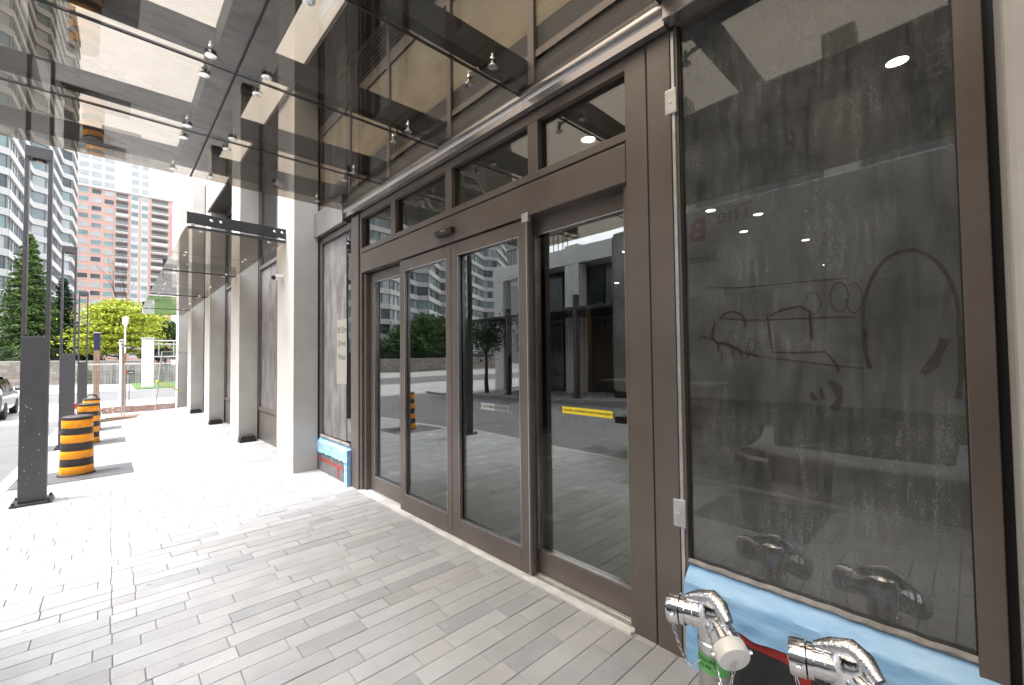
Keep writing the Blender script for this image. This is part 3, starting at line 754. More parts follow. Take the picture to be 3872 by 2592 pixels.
# knee wall below, taped
kw = thing('taped_knee_wall', 'low knee wall left of the doors wrapped in blue film and red tape', 'knee wall', (2.5, 6.6, 0))
B(2.475, 2.60, 5.99, 7.277, -.1, .465).build('membrane', MEMBRANE_G, kw)
def ripple(fn, nu, nv):
    V = [fn(i / nu, j / nv) for j in range(nv + 1) for i in range(nu + 1)]
    F = [(j * (nu + 1) + i, j * (nu + 1) + i + 1, (j + 1) * (nu + 1) + i + 1, (j + 1) * (nu + 1) + i) for j in range(nv) for i in range(nu)]
    b = MB(); b.add(V, F, True); return b
def wob(a, b, s=1.0): return s * (math.sin(a * 31 + b * 7) * .4 + math.sin(a * 57 - b * 19 + 1.3) * .35 + math.sin(a * 13 + b * 41) * .25)
def film(y0, y1, zt, zs, zl, xw, xf):
    """film: folded from the sill edge at the glass (zt) over the ledge (zs) and down to zl with a ragged hem"""
    def fn(u, v):
        yy = y0 + (y1 - y0) * u
        hem = zl + .012 * wob(u, .3)
        if v < .4:
            t = v / .4; return (xw + (xf - xw) * t, yy, zt + (zs - zt) * t + .006 * wob(u * 1.3, v))
        t = (v - .4) / .6
        return (xf - .008 - .009 * wob(u * .8, v * .6) * (.3 + t) - .003 * t, yy, zs + (hem - zs) * t)
    return ripple(fn, 60, 16)
film(6.0, 7.275, .55, .47, .30, 2.53, 2.468).build('blue_film', BLUETAPE, kw)
ripple(lambda u, v: (2.466 - .003 * wob(u, v), 6.0 + .20 * u, -.02 + .36 * v), 12, 20).build('blue_film', BLUETAPE, kw)
ripple(lambda u, v: (2.47 - .05 + .055 * u, 5.988, -.02 + .52 * v), 4, 12).build('blue_film', BLUETAPE, kw)
ripple(lambda u, v: (2.4715 - .001 * wob(u, v), 6.2 + 1.07 * u, .175 + .012 * wob(u, 0) + .035 * v), 40, 3).build('red_tape', REDTAPE, kw)
ripple(lambda u, v: (2.4705, 6.42 + .05 * u, .03 + .155 * v), 4, 8).build('red_tape', REDTAPE, kw)

# ---------------------------------------------------------------- big dusty window right of the doors
rw = thing('display_window', 'tall dust-covered window beside the fire hose inlets with marks rubbed in the dust', 'window', (2.55, .6, 0))
B(2.50, 2.60, -.052, .030, .50, 5.2).build('frame', BRONZE, rw, .004)
B(2.515, 2.60, 1.195, 1.232, .50, 3.9).build('frame', BRONZE, rw, .003)
B(2.50, 2.60, .03, 1.195, 3.80, 3.95).build('frame', BRONZE, rw, .004)
B(2.505, 2.53, 1.212, 1.233, .02, 3.78).build('white_trim', ALU, rw, .002)
B(2.546, 2.556, .03, 1.195, .57, 3.80).build('pane', DUSTGLASS, rw)
MB().box(2.528, 2.547, 1.182, 1.196, .57, 3.80).box(2.536, 2.547, .03, .036, .57, 3.80).build('gasket', BRONZE_D, rw)
ripple(lambda u, v: (2.525 - .018 * math.sin(v * 3.14) - .002 * wob(u, v), .03 + 1.165 * u, .555 + .035 * v + .004 * wob(u, .2)), 50, 5).build('gasket', GASKET, rw)
B(2.492, 2.515, 1.196, 1.272, 3.265, 3.42).build('clip', ALU, rw, .006)
B(2.492, 2.515, 1.196, 1.272, .765, .93).build('clip', ALU, rw, .006)
for z in (3.34, .85): MB().cyl((2.492, 1.234, z), (2.487, 1.234, z), .007, n=10).build('screw', STEEL, rw)
B(2.56, 2.66, -.3, -.0525, -.1, 5.2).build('dark_reveal', BRONZE_D, rw)
# strokes rubbed into the dust
STROKE = glass('rubbed_dust_mark', (0.82, 0.78, 0.765), 1.02)
STROKE_R = glass('rubbed_red_mark', (0.82, 0.66, 0.645), 1.02)
INLET_REFL = mat('inlet_reflection_tone', (0.6, 0.6, 0.6), 0.15)  # unused tone for painting the chrome inlets' reflection on the glass
def stroke(pts, w, m=STROKE, name='rubbed_mark', x=2.5445):
    b = MB(); V = []
    for i, (yy, zz) in enumerate(pts):
        a = pts[max(0, i - 1)]; c = pts[min(len(pts) - 1, i + 1)]
        dy, dz = c[0] - a[0], c[1] - a[1]; L = math.hypot(dy, dz) or 1
        ww = w * (.7 + .5 * math.sin(i * 1.7) ** 2)
        V += [(x, yy - dz / L * ww / 2, zz + dy / L * ww / 2), (x, yy + dz / L * ww / 2, zz - dy / L * ww / 2)]
    b.add(V, [(2 * i, 2 * i + 1, 2 * i + 3, 2 * i + 2) for i in range(len(pts) - 1)])
    return b.build(name, m, rw)
def arc(yc, zc, ry, rz, a0, a1, n=26): return [(yc + ry * math.cos(R(a0 + (a1 - a0) * i / n)), zc + rz * math.sin(R(a0 + (a1 - a0) * i / n))) for i in range(n + 1)]
stroke(arc(.20, 1.93, .155, .31, 195, -15), .016)
stroke([(.345, 1.90), (.352, 1.85), (.347, 1.78), (.335, 1.72)], .02)
stroke([(.045, 1.86), (.042, 1.78), (.050, 1.66), (.058, 1.60)], .02)
stroke([(.16, 1.70), (.13, 1.74), (.105, 1.80), (.085, 1.85)], .035)
stroke(arc(.44, 2.06, .035, .07, 0, 360), .008)
stroke(arc(.385, 2.05, .03, .07, 60, 360), .007)
stroke(arc(.545, 2.04, .03, .055, 20, 330), .007)
stroke([(1.06, 2.18), (.9, 2.16), (.7, 2.155), (.5, 2.15), (.40, 2.145)], .008)
stroke([(1.0, 2.00), (.85, 1.975), (.65, 1.97), (.45, 1.965), (.38, 1.96)], .012)
stroke([(.75, 2.00), (.74, 1.88), (.73, 1.80), (.62, 1.795), (.5, 1.80), (.46, 1.74), (.45, 1.70)], .011, STROKE_R)
stroke([(.74, 1.99), (.68, 2.02), (.60, 2.03), (.56, 2.00), (.555, 1.86)], .013, STROKE_R)
stroke([(1.02, 1.98), (1.04, 1.9), (1.02, 1.86), (.94, 1.84), (.87, 1.80), (.80, 1.78)], .016, STROKE_R)
stroke([(.80, 1.78), (.6, 1.75), (.36, 1.72)], .010)
stroke([(1.01, 1.80), (1.0, 1.86), (.95, 1.86), (.93, 1.79), (.90, 1.85), (.885, 1.78), (.86, 1.83), (.85, 1.77)], .010, STROKE_R)
stroke(arc(.93, 1.96, .07, .07, 30, 200), .013, STROKE_R)
stroke(arc(.83, 1.84, .02, .04, 0, 360), .009)
stroke([(1.12, 1.87), (1.10, 1.90), (1.02, 1.87), (.99, 1.80), (.985, 1.74)], .012)
stroke([(.49, 1.66), (.455, 1.62), (.45, 1.57), (.475, 1.52)], .035)
stroke([(.565, 1.60), (.55, 1.56)], .022); stroke([(.525, 1.62), (.515, 1.57)], .018)
# knee wall right, taped
kr = thing('film_wrapped_knee_wall', 'knee wall under the dusty window covered with blue film above black membrane', 'knee wall', (2.5, .5, 0))
B(2.48, 2.60, -.05, 1.195, -.1, .485).build('membrane', MEMBRANE, kr)
film(-.05, 1.195, .555, .49, .31, 2.53, 2.466).build('blue_film', BLUETAPE, kr)
ripple(lambda u, v: (2.466 - .003 * wob(u, v), 1.11 + .085 * u, -.02 + .36 * v), 8, 20).build('blue_film', BLUETAPE, kr)
ripple(lambda u, v: (2.4765 - .001 * wob(u, v), .40 + .72 * u, .255 + .006 * wob(u, 0) + .05 * v), 40, 3).build('red_tape', REDTAPE, kr)
ripple(lambda u, v: (2.4745, .585 + .05 * u, -.02 + .28 * v), 4, 8).build('red_tape', REDTAPE, kr)

# ---------------------------------------------------------------- bays between the stone columns
def bay(y0, y1, label):
    zb = G(2.5, (y0 + y1) / 2)
    t = thing('shopfront_bay', label, 'shopfront', (2.5, (y0 + y1) / 2, zb), 'filmed shopfront bays between the columns')
    ym = (y0 + y1) / 2
    for a, b_ in ((y0 + .01, y0 + (y1 - y0) * .5 - .004), (y0 + (y1 - y0) * .5 + .004, y1 - .01)):
        B(2.49, 2.52, a, b_, zb - .25, .62 + zb).build('kick_panel', KICK, t, .003)
    B(2.47, 2.56, y0, y1, .64 + zb, .72 + zb).build('sill', BRONZE, t, .004)
    for yy in (y0 + .05, ym, y1 - .05): B(2.475, 2.56, yy - .04, yy + .04, .72 + zb, 5.96).build('mullion', BRONZE, t, .004)
    B(2.47, 2.56, y0, y1, 5.96, 6.1).build('head', BRONZE, t)
    B(2.478, 2.56, y0 + .1, y1 - .1, 3.80, 3.88).build('rail', BRONZE, t, .003)
    for a, b_ in ((y0 + .09, ym - .04), (ym + .04, y1 - .09)):
        B(2.52, 2.53, a, b_, .72 + zb, 3.80).build('pane', FILMGLASS, t)
        B(2.52, 2.53, a, b_, 3.88, 5.96).build('pane', TRANGLASS, t)
bay(8.19, 11.178, 'filmed shopfront bay between the two columns nearest the doors')
bay(12.09, 15.078, 'filmed shopfront bay beyond the first bait box column')
bay(15.99, 18.978, 'filmed shopfront bay between the third and fourth columns from the doors')
bay(19.89, 22.878, 'filmed shopfront bay next to the construction fence')

# bait boxes at column feet
for yc, lab in ((11.18, 'black bait box at the foot of the second column from the doors'), (15.08, 'black bait box at the foot of the third column from the doors'), (18.98, 'black bait box at the foot of the fourth column from the doors')):
    zz = G(2.2, yc)
    t = thing('bait_box', lab, 'bait box', (2.23, yc - .17, zz), 'black bait boxes by the columns')
    pr = [(-.15, 0), (.15, 0), (.155, .03), (.14, .12), (.12, .135), (-.12, .135), (-.14, .12), (-.155, .03)]
    MB().prism(pr, lambda a, b_, tt: (2.23 + a, tt, zz + b_), yc - .30, yc - .05).build('body', RUBBER, t, .008)
    MB().box(2.07, 2.39, yc - .315, yc - .035, zz, zz + .022).build('base_flange', RUBBER, t, .004)
    for sx in (-1, 1):
        MB().cyl((2.23 + sx * .148, yc - .17, zz + .06), (2.23 + sx * .153, yc - .17, zz + .06), .03, n=14).build('entry_hole', INK, t)

# security camera on the first column
sq = thing('security_camera', 'small white security camera with dark dome on the first column', 'camera', (2.1, 7.9, 3.14))
MB().cyl((2.099, 7.9, 3.14), (2.085, 7.9, 3.14), .055, n=20).build('mount', WHITEP, sq)
MB().lathe([(.045, 0), (.05, .03), (.05, .11), (.045, .13)], (2.09, 7.9, 3.14), (-1, -.35, -.12), n=20).build('housing', WHITEP, sq)
c0 = Vector((2.09, 7.9, 3.14)) + Vector((-1, -.35, -.12)).normalized() * .125
MB().lathe([(.044, 0), (.042, .02), (.03, .038), (.012, .046)], c0, (-1, -.35, -.12), n=18).build('dome', DARKGLOSS, sq)

# ================================================================== CANOPIES
CZ = 3.93
can = thing('glass_canopy', 'bronze glass entrance canopy carried on black steel arms', 'canopy', (1.0, 3.7, 3.93))
XO, XJ, XI = -1.02, .665, 2.455
YJ = [-3.70, -2.46, -1.225, .01, 1.25, 2.50, 3.725, 4.965, 6.22]
gp = .008
for ya, yb in zip(YJ[:-1], YJ[1:]):
    for xa, xb in ((XO, XJ), (XJ, XI if yb > 0.1 else 2.055)):
        B(xa + gp, xb - gp, ya + gp, yb - gp, CZ, CZ + .014).build('glass_panel', CANGLASS, can)
sl = MB()
for yy in YJ[1:-1]: sl.box(XO, XI if yy > .1 else 2.06, yy - gp + .001, yy + gp - .001, CZ - .002, CZ + .016)
sl.build('silicone_joint', BRONZE_D, can)
MB().box(XJ - gp + .001, XJ + gp - .001, YJ[0], YJ[-1], CZ - .003, CZ + .017).build('silicone_joint', BRONZE_D, can)
ARMS = [-3.59, -2.46, -1.225, .01, 1.25, 2.50, 3.725, 4.965, 6.11]
YB = [(-3.54, -2.51), (-2.41, -1.275), (-1.175, -.04), (.06, 1.20), (1.30, 2.45), (2.55, 3.675), (3.775, 4.915), (5.015, 6.06)]
for yy in ARMS:
    a = MB().prism([(XO + .05, 4.06), (XO + .12, 4.02), (2.499 if yy > .05 else 2.083, 4.00), (2.499 if yy > .05 else 2.083, 4.225), (XO + .05, 4.16)], lambda u, v, t: (u, t, v), yy - .05, yy + .05).build('arm', BLACKSTEEL, can, .004)
for ya, yb in YB: MB().box(.53, .85, ya, yb, 4.005, 4.20).build('cross_beam', BLACKSTEEL, can, .004)
fit_mesh = None
def fitting(x, yy, ax, ay):
    global fit_mesh
    if fit_mesh is None:
        b = MB()
        b.lathe([(.018, -.006), (.036, -.004), (.036, .004), (.030, .007)], (0, 0, -.013), n=18)
        b.cyl((0, 0, 0), (0, 0, .085), .011, n=10)
        b.lathe([(.018, .03), (.02, .036), (.02, .05), (.016, .055)], (0, 0, 0), n=14)
        fit_mesh = b.mesh('spider_fitting', STEEL)
    o = link('spider_fitting', fit_mesh, can, Vector((x, yy, CZ)) - WLOC[can.name])
    b = MB(); b.tube([(x, yy, CZ + .045), (x + (ax - x) * .5, yy + (ay - yy) * .5, CZ + .06), (ax, ay, CZ + .075)], [.012, .015, .017], 8)
    b.build('spider_arm', STEEL, can)
for yj in YJ:
    for sg in ((1,) if yj == YJ[0] else (-1,) if yj == YJ[-1] else (-1, 1)):
        for x in (-.85, .49, .84, 2.03):
            yy = yj + sg * (.14 if 0 < YJ.index(yj) < len(YJ) - 1 else .19)
            fitting(x, yy, x, ARMS[YJ.index(yj)] + sg * (.02 if 0 < YJ.index(yj) < len(YJ) - 1 else -.02))
# rolled gutter at the wall
poly = [(2.47, 3.946), (2.445, 3.943), (2.425, 3.932), (2.413, 3.914), (2.410, 3.892), (2.414, 3.872), (2.424, 3.856), (2.436, 3.847), (2.438, 3.792), (2.50, 3.79), (2.50, 3.946)]
segs = [1.235, 2.45, 3.665, 4.90, 6.115, 7.272]
for a, b_ in zip(segs[:-1], segs[1:]):
    if a > 6: MB().box(2.40, 2.498, a + .002, b_, 3.73, 4.12).build('gutter_end_box', GUTTER, can, .006)
    else: 
        gm = MB().prism(poly, lambda u, v, t: (u, t, v), a + .002, b_ - .002)
        gm.sm = [False, False] + [i < 7 for i in range(len(poly))]
        gm.build('gutter', GUTTER, can)
MB().box(2.40, 2.499, -.055, 1.231, 3.80, 3.985).build('gutter_end_box', GUTTER, can, .006)
MB().box(2.06, 2.084, -3.7, -.09, 3.86, 3.99).build('gutter', GUTTER, can, .006)

# low canopy along the columns
lc = thing('column_canopy', 'second bronze glass canopy running along the stone columns on steel arms', 'canopy', (1.5, 12, 3.7))
AY = [7.73, 11.63, 15.53, 19.43]
AZ = [3.77, 3.75, 3.68, 3.62]
for yy, zz in zip(AY, AZ):
    MB().prism([(.79, zz), (.79, zz + .16), (2.098, zz + .145), (2.098, zz - .01)], lambda u, v, t: (u, t, v), yy - .03, yy + .03).build('arm', BLACKSTEEL, lc, .003)
    MB().box(.80, 2.098, yy - .035, yy + .035, zz - .075, zz - .045).build('glass_clamp', BLACKSTEEL, lc, .003)
    for xx in (.86, 2.0): MB().box(xx - .02, xx + .02, yy - .02, yy + .02, zz - .047, zz + .004).build('spacer', STEEL, lc)
    for xx in (1.08, 1.20, 1.93, 2.04): MB().lathe([(.02, 0), (.02, .012), (.012, .02)], (xx, yy - .03, zz + .075), (0, -1, 0), n=14).build('bolt', STEEL, lc)
for (ya, yb), (za, zb) in zip(zip(AY[:-1], AY[1:]), zip(AZ[:-1], AZ[1:])):
    for k in range(2):
        y0 = ya + (yb - ya) * k / 2 + (.04 if k == 0 else .006); y1 = ya + (yb - ya) * (k + 1) / 2 - (.04 if k == 1 else .006)
        z0 = za + (zb - za) * (y0 - ya) / (yb - ya) - .065; z1 = za + (zb - za) * (y1 - ya) / (yb - ya) - .065
        b = MB(); b.add([(.78, y0, z0), (2.095, y0, z0), (2.095, y1, z1), (.78, y1, z1), (.78, y0, z0 + .014), (2.095, y0, z0 + .014), (2.095, y1, z1 + .014), (.78, y1, z1 + .014)], BOXF)
        b.build('glass_panel', CANGLASS, lc)
        for xx in (.98, 1.9):
            for yy, z in ((y0 + .12, z0), (y1 - .12, z1)):
                MB().lathe([(.03, -.008), (.034, -.002), (.028, .004)], (xx, yy, z), n=14).build('glass_button', STEEL, lc)
# last little return panel at the far end
b = MB(); b.add([(.78, 19.47, 3.555), (2.095, 19.47, 3.555), (2.095, 21.4, 3.52), (.78, 21.4, 3.52), (.78, 19.47, 3.569), (2.095, 19.47, 3.569), (2.095, 21.4, 3.534), (.78, 21.4, 3.534)], BOXF)
b.build('glass_panel', CANGLASS, lc)

# ================================================================== STREET FURNITURE
def lamp_proto():
    t = thing('column_lamp', 'x', 'street lamp', (0, 0, 0))
    W, D, H = .122, .085, 4.55
    MB().box(-W, W, -D, D, .03, 2.11).build('lower_casing', LAMPGREY, t, .006)
    for sx in (-1, 1): MB().box(sx * W, sx * (W - .036), -D + .01, D - .01, 2.11, 4.40).build('upright', LAMPGREY, t, .004)
    hd_ = MB().box(-W, W, -D, D, 4.40, H).build('head', LAMPGREY, t, .006)
    MB().lathe([(.062, 4.398), (.062, 4.385), (.05, 4.380)], n=20).build('lamp_ring', BRONZE_D, hd_)
    MB().lathe([(.048, 4.383), (.03, 4.374)], n=18).build('lamp_lens', mat('lamp_lens_warm', (.75, .55, .38), .25), hd_)
    bl = MB().box(-.18, .18, -.18, .18, 0, .03).build('base_plate', BLACKSTEEL, t, .004)
    for sx in (-1, 1):
        for sy in (-1, 1):
            MB().cyl((sx * .15, sy * .15, .03), (sx * .15, sy * .15, .062), .018, n=6, smooth=False).build('anchor_nut', BLACKSTEEL, bl)
    for sx in (-1, -.35, .35, 1): MB().cyl((sx * .075, 0, 2.11), (sx * .075, 0, 2.135), .012, n=8).build('cover_screw', STEEL, t)
    return t
LG = 'twin-post column lamps beside the driveway'
lp = lamp_proto(); setp(lp, 'charcoal twin-post column lamp spattered with paint beside the nearest striped drum', None, LG)
place(lp, (-.70, 8.22, G(-.7, 8.2)))
# paint spatter belongs to the near lamp
sp = MB()
for i in range(16):
    z = .15 + 1.1 * random.random(); x = -.10 + .2 * random.random(); r = random.uniform(.002, .006)
    sp.lathe([(r, 0), (r * .6, .0012)], (x, -.0852, z), (0, -1, 0), n=8)
so = sp.build('paint_spatter', WHITEP, lp); so['kind'] = 'stuff'
spots = [((-.70, 13.95, G(-.7, 13.95)), 'charcoal column lamp standing behind the nearest drum'), ((-.69, 21.0, G(-.7, 21)), 'charcoal column lamp beside the construction fence'),
         ((-9.75, 12.0, DR(0, 12) + .12), 'charcoal column lamp on the opposite pavement next to the box truck'), ((-9.75, 17.6, DR(0, 17.6) + .12), 'charcoal column lamp on the opposite pavement by the young trees'), ((-9.75, 6.2, DR(0, 6) + .12), 'charcoal column lamp on the opposite pavement behind the box truck')]
for loc, lab in spots:
    c = lp.copy(); col.objects.link(c); place(c, loc); c['label'] = lab
    for chd in lp.children:
        if chd.name.startswith('paint_spatter'): continue
        copy_tree(chd, c)

def drum_proto():
    t = thing('traffic_drum', 'x', 'traffic drum', (0, 0, 0))
    r0, r1, H = .205, .178, .93
    rad = lambda z: r0 + (r1 - r0) * z / H
    bands = [(.03, .155, ORANGE, 'orange_band'), (.155, .275, BARRELBLK, 'black_band'), (.275, .40, ORANGE, 'orange_band'), (.40, .53, BARRELBLK, 'black_band'), (.53, .655, ORANGE, 'orange_band'), (.655, .765, BARRELBLK, 'black_band'), (.765, .89, ORANGE, 'orange_band')]
    for z0, z1, m, nm in bands:
        e = .004 if m is ORANGE else 0
        MB().lathe([(rad(z0) + e - .002, z0), (rad(z0) + e, z0 + .004), (rad(z1) + e, z1 - .004), (rad(z1) + e - .002, z1)], n=40, caps=False).build(nm, m, t)
    MB().lathe([(rad(.89), .89), (rad(.89) + .008, .90), (r1 + .006, .935), (r1 - .02, .95), (r1 - .05, .945), (.0, .945)], n=40, caps=False).build('lid', BARRELBLK, t)
    MB().lathe([(.20, .0), (.228, .002), (.228, .02), (.205, .034)], n=40).build('base_ring', RUBBER, t)
    MB().cyl((-.19, -.03, .72), (-.205, -.035, .72), .016, n=12).build('lamp_hole', STEEL, t)
    return t
DG = 'orange and black striped traffic drums'
d1 = drum_proto(); setp(d1, 'plain striped traffic drum closest to the paint-spattered lamp', None, DG)
place(d1, (-.375, 10.02, G(-.37, 10.0)), R(12))
def drum_text(root):
    rr = .184
    def fn(u, v):
        th = R(-52) + u / rr
        return (rr * math.cos(th), rr * math.sin(th), .83 + v)
    text_mesh('ALC', .115, fn, 'stencil_lettering', INK, root, bold=.002)
d2 = copy_tree(d1); d2['label'] = 'striped traffic drum with stencilled letters on its top band'
d2.location = (0, 0, 0); d2.rotation_euler = (0, 0, 0); WLOC[d2.name] = Vector((0, 0, 0))
drum_text(d2)
place(d2, (-.36, 14.35, G(-.36, 14.35)), R(-12))
d3 = copy_tree(d1); d3['label'] = 'striped traffic drum with a carry handle on its lid'
d3.location = (0, 0, 0); d3.rotation_euler = (0, 0, 0); WLOC[d3.name] = Vector((0, 0, 0))
MB().tube([(-.12, 0, .94), (-.11, 0, 1.0), (-.06, 0, 1.045), (.06, 0, 1.045), (.11, 0, 1.0), (.12, 0, .94)], .018, 8).build('handle', BARRELBLK, d3)
place(d3, (-.38, 17.6, G(-.38, 17.6)), R(20))
# red and white barricade board behind the drums
bb = thing('barricade_board', 'red and white striped barricade board leaning behind the drums', 'barricade', (-.78, 16.2, G(-.78, 16.2)))
for i in range(6):
    z = G(-.78, 16.2) + .18 + i * .13
    MB().obox((-.78 + .012 * i, 16.2 + .01 * i, z), (.09, 0, .0), (0, .012, 0), (.012, .01, .066)).build('stripe', mat('barricade_red', (.6, .02, .02), .5) if i % 2 else WHITEP, bb)
for sx in (-1, 1): MB().bar((-.78 + sx * .07, 16.22, G(-.78, 16.2)), (-.70 + sx * .07, 16.30, G(-.78, 16.2) + 1.0), .03).build('leg', GALV, bb)

# ---------------------------------------------------------------- fire department connections
def tape_text(root): pass
def siamese(px, py, label, tape):
    t = thing('fire_hose_inlet', label, 'fire hose inlet', (px, py, 0), 'chromed twin fire hose inlets')
    MB().lathe([(.074, 0), (.072, .01), (.066, .40), (.062, .50)], (px, py, 0), n=28).build('standpipe', PIPEM, t)
    MB().lathe([(.064, .40), (.070, .42), (.070, .45), (.066, .455), (.074, .52), (.076, .58), (.062, .625), (.02, .638)], (px, py, 0), n=28).build('body', CHROME, t)
    b = MB(); dirs = [Vector((-.22, .96, -.06)).normalized(), Vector((-.62, -.70, -.36)).normalized()]
    c = Vector((px, py, .555))
    # rough-cast bridge plate over both inlets
    path = [c + dirs[0] * .115 + Vector((0, 0, .066)), c + dirs[0] * .06 + Vector((.0, 0, .080)), c + Vector((-.01, -.005, .094)), c + dirs[1] * .06 + Vector((.005, -.01, .098)), c + dirs[1] * .12 + Vector((.01, -.012, .082))]
    b.tube(path, [.016, .030, .034, .034, .022], 14)
    b.build('cast_bridge', CHROME_R, t)
    for k, d in enumerate(dirs):
        o_ = c + d * .02
        MB().lathe([(.052, 0), (.060, .03), (.060, .062), (.063, .063), (.063, .069), (.058, .070), (.058, .098), (.067, .100), (.067, .120), (.058, .123)], o_, d, n=28).build('inlet', CHROME, t)
        cap = MB().lathe([(.058, .123), (.071, .126), (.071, .172), (.066, .182), (.02, .185)], o_, d, n=28).build('cap', CHROME if k == 0 else CLEARCAP, t)
        for s_ in (-1, 1):
            q = o_ + d * .15 + Vector((0, 0, 1)).cross(d).normalized() * s_ * .071
            MB().cyl(q, q + Vector((0, 0, 1)).cross(d).normalized() * s_ * .018, .010, n=8).build('cap_lug', CHROME, cap)
        # chain
        e = o_ + d * .187; a_ = c + Vector((-.05, .01 - .03 * k, -.14))
        links = 15; lk = MB()
        for i in range(links):
            f0 = i / links; f1 = (i + 1) / links
            p0 = e.lerp(a_, f0) - Vector((0, 0, .16 * math.sin(math.pi * f0))); p1 = e.lerp(a_, f1) - Vector((0, 0, .16 * math.sin(math.pi * f1)))
            dd = (p1 - p0).normalized(); sd_ = dd.cross(Vector((0, 0, 1)) if i % 2 else Vector((.3, 1, 0))).normalized() * .0055
            lk.tube([p0 - dd * .002 + sd_, p0.lerp(p1, .5) + sd_ * 1.3, p1 + dd * .002 + sd_ * .6], .0023, 5)
            lk.tube([p0 - dd * .002 - sd_, p0.lerp(p1, .5) - sd_ * 1.3, p1 + dd * .002 - sd_ * .6], .0023, 5)
        lk.build('chain', STEEL, t)
    if tape:
        g_ = MB(); nn = 24
        rr = lambda z: .0745 - .0075 * (z / .4)
        V = []
        for j in (0, 1):
            for i in range(nn + 1):
                th = R(80) + R(210) * i / nn
                z = .335 + .075 * j - .02 * i / nn
                V.append((px + rr(z) * math.cos(th), py + rr(z) * math.sin(th), z))
        g_.add(V, [(i, i + 1, nn + 2 + i, nn + 1 + i) for i in range(nn)], True)
        gt = g_.build('green_tape', GREENTAPE, t)
        def fn(zc):
            def q(u, v):
                th = R(172) + u / .073
                return (px + .0742 * math.cos(th), py + .0742 * math.sin(th), zc + v)
            return q
        text_mesh('PRESSURE', .021, fn(.385), 'handwriting', INK, gt, bold=.0004)
        text_mesh('15 PSI', .021, fn(.357), 'handwriting', INK, gt, bold=.0004)
    return t
siamese(2.10, .885, 'chromed twin fire hose inlet with green handwritten tape on its pipe', True)
siamese(2.13, .37, 'chromed twin fire hose inlet without tape under the dusty window', False)

